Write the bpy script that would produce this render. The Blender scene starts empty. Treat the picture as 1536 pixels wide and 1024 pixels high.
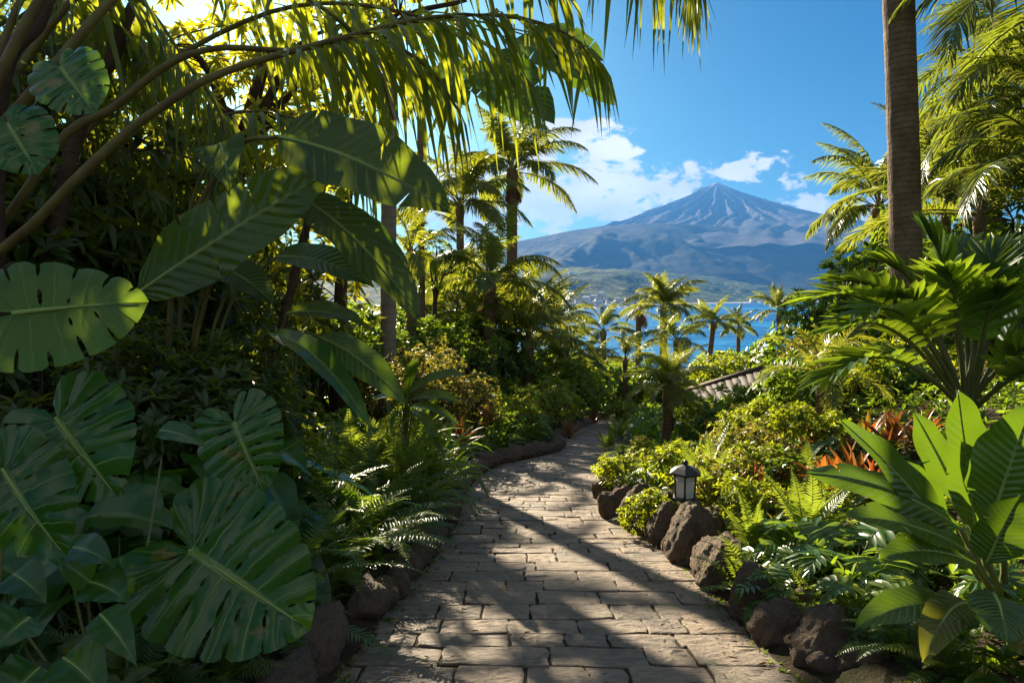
import bpy, math, random
import numpy as np
from mathutils import Vector, Matrix, noise
R = random.Random(11)
NR = np.random.RandomState(5)
SC = bpy.context.scene
COL = SC.collection
PI = math.pi
def rad(a): return a * PI / 180
def U(a, b): return R.uniform(a, b)
def smooth(a, b, x):
    t = np.clip((x - a) / (b - a), 0, 1)
    return t * t * (3 - 2 * t)
def nrm(a):
    a = np.asarray(a, float)
    return a / np.maximum(np.linalg.norm(a, axis=-1, keepdims=True), 1e-9)

# ------------------------------------------------------------------ camera geometry
PITCH = math.atan(72 / 1024)
CPT, SPT = math.cos(PITCH), math.sin(PITCH)
def at(px, py, Y):
    """world point seen at pixel (px,py) of the 1536x1024 photo, Y metres ahead of the camera"""
    a = (px - 768) / 1024; b = (512 - py) / 1024
    k = Y / (CPT + b * SPT)
    return Vector((a * k, Y, (-SPT + b * CPT) * k))
def xat(px, Y): return (px - 768) / 1024 * Y

# ------------------------------------------------------------------ mesh builder
class MB:
    def __init__(s): s.v = []; s.f = []; s.uv = []; s.m = []; s.n = 0
    def add(s, V, F, UV=None, mi=0):
        V = np.asarray(V, float).reshape(-1, 3)
        if not isinstance(F, list): F = [F]
        if UV is None: UV = np.full((len(V), 2), .5)
        s.v.append(V); s.uv.append(np.asarray(UV, float).reshape(-1, 2))
        for f in F:
            f = np.asarray(f, int)
            if len(f) == 0: continue
            s.f.append(f + s.n); s.m.append(np.full(len(f), mi, int))
        s.n += len(V)
    def mesh(s, name, mats, smooth=True):
        V = np.concatenate(s.v); uv = np.concatenate(s.uv)
        loops = np.concatenate([f.ravel() for f in s.f])
        tot = np.concatenate([np.full(len(f), f.shape[1], int) for f in s.f])
        start = np.concatenate([[0], np.cumsum(tot)[:-1]])
        me = bpy.data.meshes.new(name)
        me.vertices.add(len(V)); me.vertices.foreach_set('co', V.astype('f').ravel())
        me.loops.add(len(loops)); me.loops.foreach_set('vertex_index', loops.astype('i'))
        me.polygons.add(len(tot)); me.polygons.foreach_set('loop_start', start.astype('i'))
        me.polygons.foreach_set('material_index', np.concatenate(s.m).astype('i'))
        me.polygons.foreach_set('use_smooth', np.full(len(tot), smooth, bool))
        l = me.uv_layers.new(name='UVMap'); l.data.foreach_set('uv', uv[loops].astype('f').ravel())
        for m in (mats if isinstance(mats, (list, tuple)) else [mats]): me.materials.append(m)
        me.update(calc_edges=True)
        return me
    def obj(s, name, mats, parent=None, smooth=True):
        return link(s.mesh(name, mats, smooth), name, parent=parent)
def link(me, name, loc=(0, 0, 0), rot=(0, 0, 0), sc=1, parent=None):
    o = bpy.data.objects.new(name, me); COL.objects.link(o)
    o.location = loc; o.rotation_euler = rot
    o.scale = (sc, sc, sc) if not hasattr(sc, '__len__') else sc
    if parent is not None: o.parent = parent
    return o
def tag(o, label=None, cat=None, group=None, kind=None):
    if label: o['label'] = label
    if cat: o['category'] = cat
    if group: o['group'] = group
    if kind: o['kind'] = kind
    return o
def thing(name, label, cat, loc=(0, 0, 0), rz=0, group=None, sc=1):
    o = link(None, name, loc, (0, 0, rz), sc); o.empty_display_size = .1
    return tag(o, label, cat, group)

def quads(n, m, base=0, closed=False):
    """quad indices of an n x m grid of vertices"""
    i = np.arange(n - 1)[:, None]; j = np.arange(m if closed else m - 1)[None, :]
    j2 = (j + 1) % m
    return (np.stack([i * m + j, i * m + j2, (i + 1) * m + j2, (i + 1) * m + j], -1) + base).reshape(-1, 4)
def tube(mb, pts, rads, seg=7, mi=0, cap=True):
    pts = np.asarray([tuple(p) for p in pts], float); n = len(pts)
    rads = np.broadcast_to(np.asarray(rads, float), (n,)) if np.ndim(rads) < 2 else rads
    T = nrm(np.gradient(pts, axis=0))
    ref = np.array([0, 0, 1.0]) if abs(T[0][2]) < .9 else np.array([1.0, 0, 0])
    A = nrm(np.cross(T, ref)); B = np.cross(T, A)
    a = np.linspace(0, 2 * PI, seg, endpoint=False)
    V = pts[:, None] + (A[:, None] * np.cos(a)[None, :, None] + B[:, None] * np.sin(a)[None, :, None]) * rads[:, None, None]
    ln = np.concatenate([[0], np.cumsum(np.linalg.norm(np.diff(pts, axis=0), axis=1))])
    uv = np.stack(np.broadcast_arrays((a / (2 * PI))[None, :], ln[:, None]), -1)
    F = [quads(n, seg, 0, True)]
    if cap: F += [np.arange(seg)[None, ::-1], (np.arange(seg) + (n - 1) * seg)[None, :]]
    mb.add(V, F, uv, mi)
def curve(ctrl, n):
    """Catmull-Rom through control points"""
    c = np.asarray([tuple(p) for p in ctrl], float)
    if len(c) == 2: return c[0] + (c[1] - c[0]) * np.linspace(0, 1, n)[:, None]
    c = np.concatenate([[2 * c[0] - c[1]], c, [2 * c[-1] - c[-2]]])
    out = []
    for t in np.linspace(0, len(c) - 3 - 1e-6, n):
        i = int(t); f = t - i; p0, p1, p2, p3 = c[i:i + 4]
        out.append(.5 * (2 * p1 + (p2 - p0) * f + (2 * p0 - 5 * p1 + 4 * p2 - p3) * f * f + (3 * p1 - p0 - 3 * p2 + p3) * f ** 3))
    return np.array(out)
def lathe(mb, prof, seg=16, mi=0, loc=(0, 0, 0)):
    a = np.linspace(0, 2 * PI, seg, endpoint=False)
    V = np.array([[[r * math.cos(t) + loc[0], r * math.sin(t) + loc[1], z + loc[2]] for t in a] for r, z in prof])
    mb.add(V, [quads(len(prof), seg, 0, True), np.arange(seg)[None, ::-1], (np.arange(seg) + (len(prof) - 1) * seg)[None, :]], None, mi)
def box(mb, c, s, rz=0, mi=0):
    c = np.asarray(c, float); h = np.asarray(s, float) / 2
    V = np.array([[x, y, z] for z in (-1, 1) for y in (-1, 1) for x in (-1, 1)]) * h
    q = math.cos(rz), math.sin(rz)
    V = np.stack([V[:, 0] * q[0] - V[:, 1] * q[1], V[:, 0] * q[1] + V[:, 1] * q[0], V[:, 2]], -1) + c
    mb.add(V, np.array([[0, 2, 3, 1], [4, 5, 7, 6], [0, 1, 5, 4], [1, 3, 7, 5], [3, 2, 6, 7], [2, 0, 4, 6]]), None, mi)

# ------------------------------------------------------------------ materials
def newmat(name):
    m = bpy.data.materials.new(name); m.use_nodes = True
    nt = m.node_tree; nt.nodes.clear()
    return m, nt
class NT:
    def __init__(s, nt): s.nt = nt
    def n(s, typ, ins=None, **kw):
        nd = s.nt.nodes.new(typ)
        for k, v in kw.items(): setattr(nd, k, v)
        for k, v in (ins or {}).items():
            sk = nd.inputs[k]
            if isinstance(v, bpy.types.NodeSocket): s.nt.links.new(v, sk)
            else:
                if sk.type == 'RGBA' and len(v) == 3: v = (*v, 1)
                sk.default_value = v
        return nd
    def m(s, op, a, b=0.0, c=None, clamp=False):
        ins = {0: a, 1: b}
        if c is not None: ins[2] = c
        return s.n('ShaderNodeMath', ins, operation=op, use_clamp=clamp).outputs[0]
    def mix(s, f, a, b, bt='MIX'):
        nd = s.n('ShaderNodeMix', None, data_type='RGBA', blend_type=bt)
        for i, v in ((0, f), (6, a), (7, b)):
            sk = nd.inputs[i]
            if isinstance(v, bpy.types.NodeSocket): s.nt.links.new(v, sk)
            else: sk.default_value = (*v, 1) if hasattr(v, '__len__') and len(v) == 3 else v
        return nd.outputs[2]
    def ramp(s, f, lo, hi):
        return s.n('ShaderNodeMapRange', {0: f, 1: lo, 2: hi, 3: 0.0, 4: 1.0}, interpolation_type='SMOOTHSTEP').outputs[0]
    def out(s, sh, vol=None):
        o = s.n('ShaderNodeOutputMaterial')
        if sh: s.nt.links.new(sh, o.inputs[0])
        if vol: s.nt.links.new(vol, o.inputs[1])

def leafmat(name, c1, c2, tr, tf=.42, rough=.38, vein=None, veinc=(.16, .24, .05), spec=.5, tip=None, spots=0):
    m, nt = newmat(name); g = NT(nt)
    geo = g.n('ShaderNodeNewGeometry'); oi = g.n('ShaderNodeObjectInfo')
    rnd = geo.outputs['Random Per Island']
    tc = g.n('ShaderNodeTexCoord')
    big = g.n('ShaderNodeTexNoise', {'Vector': tc.outputs['Object'], 'Scale': 1.7, 'Detail': 2.0}).outputs[0]
    f = g.m('ADD', g.m('MULTIPLY', rnd, .6), g.m('MULTIPLY', oi.outputs['Random'], .4))
    col = g.mix(f, c1, c2)
    bump = None
    if spots:
        nz = g.n('ShaderNodeTexNoise', {'Vector': tc.outputs['Object'], 'Scale': 9.0, 'Detail': 6.0, 'Roughness': .65}).outputs[0]
        col = g.mix(g.ramp(nz, .585, .68), col, (.17, .12, .03))
    uv = g.n('ShaderNodeUVMap').outputs[0]
    sx = g.n('ShaderNodeSeparateXYZ', {0: uv})
    u, v = sx.outputs[0], sx.outputs[1]
    tcol = g.mix(big, tr, tuple(x * .75 for x in tr))
    if tip:
        t = g.ramp(g.m('ADD', v, g.m('MULTIPLY', g.m('SUBTRACT', rnd, .5), .9)), .35, .95)
        col = g.mix(t, col, tip); tcol = g.mix(t, tcol, tuple(min(1, x * 1.7) for x in tip))
    vf = None
    if vein == 'lobe':
        fr = g.m('ABSOLUTE', g.m('SUBTRACT', g.m('FRACT', u), .5))
        a = g.m('SUBTRACT', 1.0, g.ramp(fr, .015, .055))
        a = g.m('MULTIPLY', a, g.m('SUBTRACT', 1.0, g.m('MULTIPLY', v, .75)))
        b = g.m('SUBTRACT', 1.0, g.ramp(v, .015, .06))
        vf = g.m('MAXIMUM', a, b)
        hgt = g.m('ADD', g.m('MULTIPLY', vf, -.8), g.m('MULTIPLY', g.n('ShaderNodeTexNoise', {'Vector': tc.outputs['Object'], 'Scale': 38.0, 'Detail': 3.0}).outputs[0], .22))
    elif vein == 'side':
        ab = g.m('ABSOLUTE', g.m('SUBTRACT', u, .5))
        a = g.m('SUBTRACT', 1.0, g.ramp(ab, .018, .045))
        ph = g.m('SUBTRACT', g.m('MULTIPLY', v, 16.0), g.m('MULTIPLY', ab, 5.0))
        fr = g.m('ABSOLUTE', g.m('SUBTRACT', g.m('FRACT', ph), .5))
        b = g.m('MULTIPLY', g.m('SUBTRACT', 1.0, g.ramp(fr, .02, .16)), .3)
        vf = g.m('MAXIMUM', a, b)
        en = g.n('ShaderNodeTexNoise', {'Vector': tc.outputs['Object'], 'Scale': 7.0, 'Detail': 5.0, 'Roughness': .7}).outputs[0]
        edge = g.ramp(g.m('ADD', g.m('MAXIMUM', g.m('MULTIPLY', ab, 2.0), g.m('MULTIPLY', v, .985)), g.m('MULTIPLY', g.m('SUBTRACT', en, .62), .5)), .93, 1.0)
        col = g.mix(g.m('MULTIPLY', edge, .85), col, (.20, .12, .035))
        tone = g.n('ShaderNodeTexNoise', {'Vector': tc.outputs['Object'], 'Scale': 3.2, 'Detail': 4.0}).outputs[0]
        col = g.mix(g.m('MULTIPLY', g.ramp(tone, .45, .7), .45), col, tuple(x * .55 for x in c1))
        hgt = g.m('MULTIPLY', g.m('SINE', g.m('MULTIPLY', ph, 6.283)), .5)
    elif vein == 'mid':
        vf = g.m('SUBTRACT', 1.0, g.ramp(g.m('ABSOLUTE', g.m('SUBTRACT', u, .5)), .03, .1))
        hgt = None
    ins = {'Roughness': rough, 'Specular IOR Level': spec}
    if vf is not None:
        col = g.mix(vf, col, veinc)
        if hgt is not None:
            bump = g.n('ShaderNodeBump', {'Height': hgt, 'Strength': .45, 'Distance': .008 if vein == 'lobe' else .016}).outputs[0]
            ins['Normal'] = bump
    ins['Base Color'] = col
    p = g.n('ShaderNodeBsdfPrincipled', ins)
    tl = g.n('ShaderNodeBsdfTranslucent', {'Color': tcol})
    mx = g.n('ShaderNodeMixShader', {0: tf, 1: p.outputs[0], 2: tl.outputs[0]})
    g.out(mx.outputs[0])
    return m
def solid(name, c1, c2=None, scale=6, rough=.7, bump=.3, bscale=30, spec=.3, metal=0, dist=.01, obj=True):
    m, nt = newmat(name); g = NT(nt)
    tc = g.n('ShaderNodeTexCoord').outputs['Object' if obj else 'Generated']
    n1 = g.n('ShaderNodeTexNoise', {'Vector': tc, 'Scale': scale, 'Detail': 6.0, 'Roughness': .6}).outputs[0]
    col = g.mix(g.ramp(n1, .3, .7), c1, c2 or tuple(x * .7 for x in c1))
    ins = {'Base Color': col, 'Roughness': rough, 'Specular IOR Level': spec, 'Metallic': metal}
    if bump:
        n2 = g.n('ShaderNodeTexNoise', {'Vector': tc, 'Scale': bscale, 'Detail': 6.0, 'Roughness': .65}).outputs[0]
        ins['Normal'] = g.n('ShaderNodeBump', {'Height': n2, 'Strength': bump, 'Distance': dist}).outputs[0]
    g.out(g.n('ShaderNodeBsdfPrincipled', ins).outputs[0])
    return m
def trunkmat(name, c1, c2, rings=9, rough=.85, ringf=.5):
    m, nt = newmat(name); g = NT(nt)
    uv = g.n('ShaderNodeUVMap').outputs[0]
    tc = g.n('ShaderNodeTexCoord').outputs['Object']
    n1 = g.n('ShaderNodeTexNoise', {'Vector': tc, 'Scale': 5.0, 'Detail': 7.0, 'Roughness': .65}).outputs[0]
    v = g.n('ShaderNodeSeparateXYZ', {0: uv}).outputs[1]
    ph = g.m('ADD', g.m('MULTIPLY', v, float(rings)), g.m('MULTIPLY', n1, 1.1))
    fr = g.m('FRACT', ph)
    ring = g.ramp(g.m('ABSOLUTE', g.m('SUBTRACT', fr, .5)), .36, .5)
    st = g.n('ShaderNodeTexNoise', {'Vector': g.n('ShaderNodeMapping', {0: tc, 3: (30, 30, 5)}).outputs[0], 'Scale': 1.0, 'Detail': 4.0}).outputs[0]
    col = g.mix(g.ramp(n1, .3, .7), c1, c2)
    col = g.mix(g.m('MULTIPLY', ring, ringf), col, tuple(x * .35 for x in c2))
    h = g.m('ADD', g.m('MULTIPLY', fr, .8), g.m('MULTIPLY', st, .6))
    nb = g.n('ShaderNodeBump', {'Height': h, 'Strength': .9, 'Distance': .04}).outputs[0]
    g.out(g.n('ShaderNodeBsdfPrincipled', {'Base Color': col, 'Roughness': rough, 'Specular IOR Level': .2, 'Normal': nb}).outputs[0])
    return m

M = {}
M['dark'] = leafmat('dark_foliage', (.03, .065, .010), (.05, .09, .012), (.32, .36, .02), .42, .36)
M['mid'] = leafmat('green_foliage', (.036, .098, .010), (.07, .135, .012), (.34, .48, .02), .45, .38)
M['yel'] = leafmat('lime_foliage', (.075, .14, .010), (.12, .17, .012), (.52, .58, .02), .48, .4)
M['gold'] = leafmat('gold_tipped_foliage', (.05, .10, .012), (.09, .13, .015), (.42, .42, .03), .42, .42, tip=(.30, .22, .03))
M['fern'] = leafmat('fern_green', (.035, .10, .014), (.055, .125, .017), (.32, .44, .03), .42, .42)
M['fernl'] = leafmat('light_fern_green', (.07, .14, .018), (.10, .16, .02), (.40, .50, .035), .43, .42)
M['palm'] = leafmat('palm_green', (.05, .10, .014), (.08, .13, .018), (.44, .48, .035), .46, .33)
M['palmy'] = leafmat('palm_yellow_green', (.07, .12, .016), (.12, .15, .02), (.52, .54, .035), .48, .36)
M['hang'] = leafmat('hanging_frond', (.045, .10, .012), (.07, .125, .014), (.50, .54, .02), .48, .3)
M['areca'] = leafmat('areca_green', (.045, .105, .014), (.08, .125, .017), (.36, .44, .025), .42, .33, tip=(.11, .115, .02))
M['dead'] = leafmat('dry_frond', (.16, .085, .04), (.22, .13, .06), (.30, .16, .06), .25, .8, spec=.1)
M['red'] = leafmat('orange_red_leaf', (.20, .06, .016), (.24, .11, .022), (.40, .15, .025), .36, .4)
M['redtip'] = leafmat('red_tipped_leaf', (.06, .11, .014), (.12, .13, .015), (.42, .40, .03), .42, .4, tip=(.36, .08, .012))
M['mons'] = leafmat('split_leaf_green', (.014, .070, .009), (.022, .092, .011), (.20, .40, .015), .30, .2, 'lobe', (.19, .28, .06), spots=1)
M['monsl'] = leafmat('split_leaf_sunlit', (.05, .12, .02), (.06, .13, .022), (.34, .52, .03), .5, .34, 'lobe', (.16, .25, .05))  # brighter copy of the split leaf, with sunlight put into its colour
M['glow'] = leafmat('canopy_foliage', (.07, .12, .012), (.12, .15, .015), (.72, .66, .02), .52, .4)
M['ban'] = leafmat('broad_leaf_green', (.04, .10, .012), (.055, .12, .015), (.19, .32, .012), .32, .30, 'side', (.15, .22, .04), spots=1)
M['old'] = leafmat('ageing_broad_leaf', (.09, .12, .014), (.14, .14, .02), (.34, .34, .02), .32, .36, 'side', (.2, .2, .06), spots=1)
M['band'] = leafmat('broad_leaf_shaded', (.017, .055, .006), (.024, .068, .007), (.30, .40, .015), .42, .3, 'side', (.14, .2, .035))  # darker copy of the broad leaf: canopy shade put into the colour
M['heart'] = leafmat('heart_leaf_green', (.020, .082, .010), (.034, .105, .012), (.22, .40, .015), .34, .27, 'mid', (.08, .15, .035))
M['gloss'] = leafmat('glossy_lobed_green', (.03, .085, .02), (.05, .115, .022), (.28, .42, .03), .38, .24, 'mid', (.14, .2, .05))
M['rib'] = solid('pale_leaf_rib', (.24, .32, .07), (.20, .28, .06), 8, .45, .1, 40)
M['stalk'] = solid('leaf_stalk', (.10, .13, .03), (.14, .13, .04), 8, .5, .1, 40)
M['stalkb'] = solid('brown_stalk', (.15, .125, .025), (.10, .068, .018), 7, .6, .35, 40)
M['stem'] = solid('woody_stem', (.11, .075, .045), (.07, .05, .03), 9, .85, .5, 30)
M['bark'] = solid('dark_bark', (.10, .06, .035), (.05, .032, .02), 6, .9, .8, 25, .2, 0, .03)
M['trunk'] = trunkmat('palm_trunk_bark', (.29, .20, .125), (.17, .115, .07), 13, .85, .75)
M['trunkg'] = trunkmat('grey_palm_bark', (.33, .28, .22), (.22, .18, .14), 6, .8, .3)
M['trunkr'] = trunkmat('rough_palm_bark', (.28, .19, .11), (.17, .11, .065), 14, .9, .7)

def rockmat():
    m, nt = newmat('lava_rock'); g = NT(nt)
    tc = g.n('ShaderNodeTexCoord').outputs['Object']; oi = g.n('ShaderNodeObjectInfo').outputs['Random']
    n1 = g.n('ShaderNodeTexNoise', {'Vector': tc, 'Scale': 2.2, 'Detail': 8.0, 'Roughness': .62}).outputs[0]
    n2 = g.n('ShaderNodeTexNoise', {'Vector': tc, 'Scale': 11.0, 'Detail': 8.0, 'Roughness': .7}).outputs[0]
    vo = g.n('ShaderNodeTexVoronoi', {'Vector': tc, 'Scale': 14.0}).outputs[0]
    col = g.mix(g.ramp(n1, .35, .65), (.22, .162, .112), (.40, .295, .20))
    col = g.mix(g.m('MULTIPLY', oi, .3), col, (.12, .10, .085))
    col = g.mix(g.ramp(n2, .6, .8), col, (.27, .23, .17))
    nz = g.n('ShaderNodeSeparateXYZ', {0: g.n('ShaderNodeNewGeometry').outputs['Normal']}).outputs[2]
    moss = g.m('MULTIPLY', g.ramp(n1, .52, .66), .55)
    col = g.mix(moss, col, (.055, .07, .018))
    h = g.m('ADD', g.m('MULTIPLY', n2, 1.0), g.m('MULTIPLY', g.ramp(vo, 0.0, .25), .35))
    nb = g.n('ShaderNodeBump', {'Height': h, 'Strength': 1.0, 'Distance': .16}).outputs[0]
    g.out(g.n('ShaderNodeBsdfPrincipled', {'Base Color': col, 'Roughness': .85, 'Specular IOR Level': .25, 'Normal': nb}).outputs[0])
    return m
M['rock'] = rockmat()
def slabmat():
    m, nt = newmat('paving_stone'); g = NT(nt)
    tc = g.n('ShaderNodeTexCoord').outputs['Object']
    ri = g.n('ShaderNodeNewGeometry').outputs['Random Per Island']
    n1 = g.n('ShaderNodeTexNoise', {'Vector': tc, 'Scale': 3.0, 'Detail': 8.0, 'Roughness': .6}).outputs[0]
    n2 = g.n('ShaderNodeTexNoise', {'Vector': g.n('ShaderNodeMapping', {0: tc, 3: (1, 1.9, 1)}).outputs[0], 'Scale': 14.0, 'Detail': 9.0, 'Roughness': .68, 'Distortion': .6}).outputs[0]
    n3 = g.n('ShaderNodeTexNoise', {'Vector': tc, 'Scale': 70.0, 'Detail': 4.0}).outputs[0]
    col = g.mix(ri, (.27, .205, .145), (.13, .112, .093))
    col = g.mix(g.ramp(n1, .35, .7), col, (.30, .23, .162))
    col = g.mix(g.m('MULTIPLY', g.ramp(n2, .5, .35), .55), col, (.085, .066, .05))
    n4 = g.n('ShaderNodeTexNoise', {'Vector': tc, 'Scale': .9, 'Detail': 5.0, 'Roughness': .6}).outputs[0]
    col = g.mix(g.m('MULTIPLY', g.ramp(n4, .5, .68), .5), col, (.13, .11, .085))
    col = g.mix(g.m('MULTIPLY', g.ramp(g.n('ShaderNodeTexNoise', {'Vector': tc, 'Scale': 5.0, 'Detail': 6.0}).outputs[0], .6, .72), .5), col, (.10, .105, .05))
    h = g.m('ADD', n2, g.m('MULTIPLY', n3, .18))
    nb = g.n('ShaderNodeBump', {'Height': h, 'Strength': .8, 'Distance': .04}).outputs[0]
    g.out(g.n('ShaderNodeBsdfPrincipled', {'Base Color': col, 'Roughness': .72, 'Specular IOR Level': .3, 'Normal': nb}).outputs[0])
    return m
M['slab'] = slabmat()
M['soil'] = solid('dark_soil', (.055, .04, .028), (.03, .024, .016), 5, .95, .8, 35, .1, 0, .03)
M['litter'] = leafmat('fallen_leaf', (.20, .12, .03), (.10, .06, .025), (.3, .2, .05), .15, .7, spec=.2)

# ------------------------------------------------------------------ ground shape
DL = [-2, 0, 2.0, 2.8, 3.93, 5.78, 7.12, 8.3, 9.3, 10.2, 10.9, 12, 13.3, 14.5, 15.0, 15.6, 16.5, 18, 20, 24, 27.6, 32, 40, 60]
XL = [-1.0, -.85, -.78, -.72, -.61, -.48, -.52, -.52, -.47, -.34, -.19, .36, .94, 1.14, 1.15, 1.1, 1.15, 1.4, 1.85, 2.75, 3.5, 4.6, 6.4, 11]
DR = [-2, 0, 2.8, 3.93, 4.68, 5.78, 6.7, 7.6, 9.3, 10.9, 14.9, 19.6, 28.9, 37, 40, 60]
XR = [1.3, 1.2, 1.15, 1.16, 1.13, 1.07, .98, 1.02, 1.28, 1.55, 2.2, 3.1, 4.9, 6.9, 7.7, 12.7]
def xl(d): return np.interp(d, DL, XL)
def xr(d): return np.interp(d, DR, XR)
def hpath(d):
    d = np.maximum(d, 0)
    return -(1.2 + .144 * np.minimum(d, 40) + .10 * np.clip(d - 40, 0, 180) + .35 * np.clip(d - 220, 0, 60))
def ground(x, y):
    a, b = xl(y), xr(y)
    h = hpath(y)
    left = np.maximum(a - x, 0); right = np.maximum(x - b, 0)
    lz = smooth(0, .25, left) * .14 + smooth(.2, 5, left) * .45
    amp = 1 - smooth(7.5, 12.5, y) * (1 - smooth(.40, .52, x / np.maximum(y, .1)))
    rz = smooth(0, .3, right) * .16 + smooth(.25, 3.6, right) * .95 * amp + smooth(3.6, 9, right) * .8 * amp
    rz = rz * (1 - smooth(30, 60, y)); lz = lz * (1 - smooth(30, 60, y))
    bump = .035 * np.sin(x * 2.3 + 1.1 * y) * np.sin(y * 1.7 - .6 * x) * smooth(.1, .6, left + right)
    return h + lz + rz + bump
def g1(x, y): return float(ground(np.float64(x), np.float64(y)))
def gp(px, Y, dz=0):
    x = xat(px, Y); return Vector((x, Y, g1(x, Y) + dz))
def build_ground():
    xs = np.concatenate([-np.geomspace(14, 7000, 26)[::-1], np.arange(-13.6, 16, .2), np.geomspace(16, 7000, 26)])
    ys = np.concatenate([[-300, -80, -20, -8], np.arange(-4, 30, .22), np.geomspace(30, 300, 60), np.geomspace(330, 9000, 14)])
    X, Y = np.meshgrid(xs, ys)
    Z = ground(X, Y)
    # the bed of the path lies a little lower than the slabs
    inp = (X > xl(Y) - .02) & (X < xr(Y) + .02) & (Y < 48)
    Z = np.where(inp, Z - .05, Z)
    mb = MB(); mb.add(np.stack([X, Y, Z], -1), quads(len(ys), len(xs)))
    m, nt = newmat('earth_and_low_plants'); g = NT(nt)
    tc = g.n('ShaderNodeTexCoord').outputs['Object']
    n1 = g.n('ShaderNodeTexNoise', {'Vector': tc, 'Scale': 1.6, 'Detail': 8.0, 'Roughness': .65}).outputs[0]
    n2 = g.n('ShaderNodeTexNoise', {'Vector': tc, 'Scale': 30.0, 'Detail': 5.0, 'Roughness': .7}).outputs[0]
    col = g.mix(g.ramp(n1, .45, .65), (.05, .036, .025), (.035, .045, .015))
    col = g.mix(g.m('MULTIPLY', n2, .5), col, (.075, .055, .035))
    nb = g.n('ShaderNodeBump', {'Height': n2, 'Strength': .9, 'Distance': .04}).outputs[0]
    g.out(g.n('ShaderNodeBsdfPrincipled', {'Base Color': col, 'Roughness': .95, 'Specular IOR Level': .1, 'Normal': nb}).outputs[0])
    tag(mb.obj('ground', m), kind='structure')
build_ground()

def build_path():
    mb = MB()
    # soil-filled bed under the slabs
    ds = np.arange(-2, 46, .3)
    rows = []
    for d in ds:
        w = np.linspace(xl(d) - .05, xr(d) + .05, 8)
        rows.append([[x, d, hpath(d) - .009] for x in w])
    mb.add(np.array(rows), quads(len(ds), 8), None, 1)
    d = -1.5
    rr = random.Random(3)
    while d < 44:
        # rows run across the walk, a little out of square
        dep = rr.uniform(.15, .27) * (1 if d < 20 else 1.3)
        skew = rr.uniform(-.04, .04)
        a0, b0 = xl(d), xr(d)
        x = a0 - rr.uniform(.0, .25)
        gap = .002 + rr.uniform(0, .004)
        while x < b0 + .02:
            w = rr.uniform(.2, .5)
            if b0 - (x + w) < .18: w = b0 - x + rr.uniform(.0, .09)
            xa, xb = max(x, a0 - .06), min(x + w, b0 + .09)
            if xb - xa > .06:
                # outline with ragged edges: corners plus mid points
                n = 5
                k = lambda: rr.uniform(-.010, .010)
                top = [[xa + (xb - xa) * t, d + gap + skew * (t - .5) + k()] for t in np.linspace(0, 1, n)]
                sideb = [[xb, d + gap + (dep - 2 * gap) * t] for t in (.35, .68)]
                bot = [[xa + (xb - xa) * t, d + dep - gap + skew * (t - .5) + k()] for t in np.linspace(1, 0, n)]
                sidea = [[xa, d + gap + (dep - 2 * gap) * t] for t in (.68, .35)]
                th = rr.uniform(-.014, .014)
                out = np.array(top + [[p[0] + k(), p[1]] for p in sideb] + bot + [[p[0] + k(), p[1]] for p in sidea])
                out[:, 0] += np.where(out[:, 0] < (xa + xb) / 2, gap, -gap)
                c = out.mean(0)
                out = c + (out - c) @ np.array([[math.cos(th), math.sin(th)], [-math.sin(th), math.cos(th)]]) * rr.uniform(.99, 1.003)
                # round the corners a little
                for ci in (0, n - 1, n + 2 - 0, 2 * n + 1):
                    if ci < len(out): out[ci] = out[ci] + (c - out[ci]) * .03
                h = rr.uniform(-.004, .005); tx, ty = rr.uniform(-.012, .012), rr.uniform(-.012, .012)
                def z(p, e): return hpath(p[1]) + e + h + tx * (p[0] - c[0]) + ty * (p[1] - c[1])
                ins1 = c + (out - c) * (1 - .010 / np.maximum(np.linalg.norm(out - c, axis=1), .06))[:, None]
                ins2 = c + (out - c) * .55
                N = len(out)
                V = [[*p, z(p, -.035)] for p in out] + [[*p, z(p, -.0025)] for p in out] + [[*p, z(p, rr.uniform(-.001, .002))] for p in ins1] + \
                    [[*p, z(p, rr.uniform(-.005, .005))] for p in ins2] + [[*c, z(c, rr.uniform(-.004, .003))]]
                q = quads(4, N, 0, True)
                tri = np.array([[3 * N + i, 3 * N + (i + 1) % N, 4 * N] for i in range(N)])
                mb.add(V, [q, tri], None, 0)
            x += w
        d += dep
    tag(mb.obj('path', [M['slab'], M['soil']], smooth=False), kind='structure')
build_path()

# ------------------------------------------------------------------ leaves
DOWN = np.array([0, 0, -1.0])
def leaflets(mb, P, D, N, L, W, dr, mi=0, fold=.25, prof=(.5, 1, .8, .03), stn=(0, .33, .7, 1)):
    """a batch of strap-like leaflets: P base, D direction, N normal, L length, W width, dr droop"""
    P, D, N = np.asarray(P, float), nrm(D), np.asarray(N, float)
    S = nrm(np.cross(D, N)); N = np.cross(S, D)
    n = len(P); A = np.array(stn); WW = np.array(prof)
    L = np.broadcast_to(np.asarray(L, float), (n,)); W = np.broadcast_to(np.asarray(W, float), (n,)); dr = np.broadcast_to(np.asarray(dr, float), (n,))
    C = P[:, None] + D[:, None] * (L[:, None] * A)[..., None] + DOWN * (L[:, None] * dr[:, None] * A ** 2)[..., None]
    H = (W[:, None] * WW)[..., None] * .5
    V = np.stack([C - S[:, None] * H + N[:, None] * H * fold * 2, C, C + S[:, None] * H + N[:, None] * H * fold * 2], 2)
    k = len(A); q = quads(k, 3)
    F = (q[None] + (np.arange(n) * k * 3)[:, None, None]).reshape(-1, 4)
    uv = np.broadcast_to(np.stack(np.broadcast_arrays(np.array([0, .5, 1])[None, :], A[:, None]), -1)[None], (n, k, 3, 2))
    mb.add(V, F, uv, mi)
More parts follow.
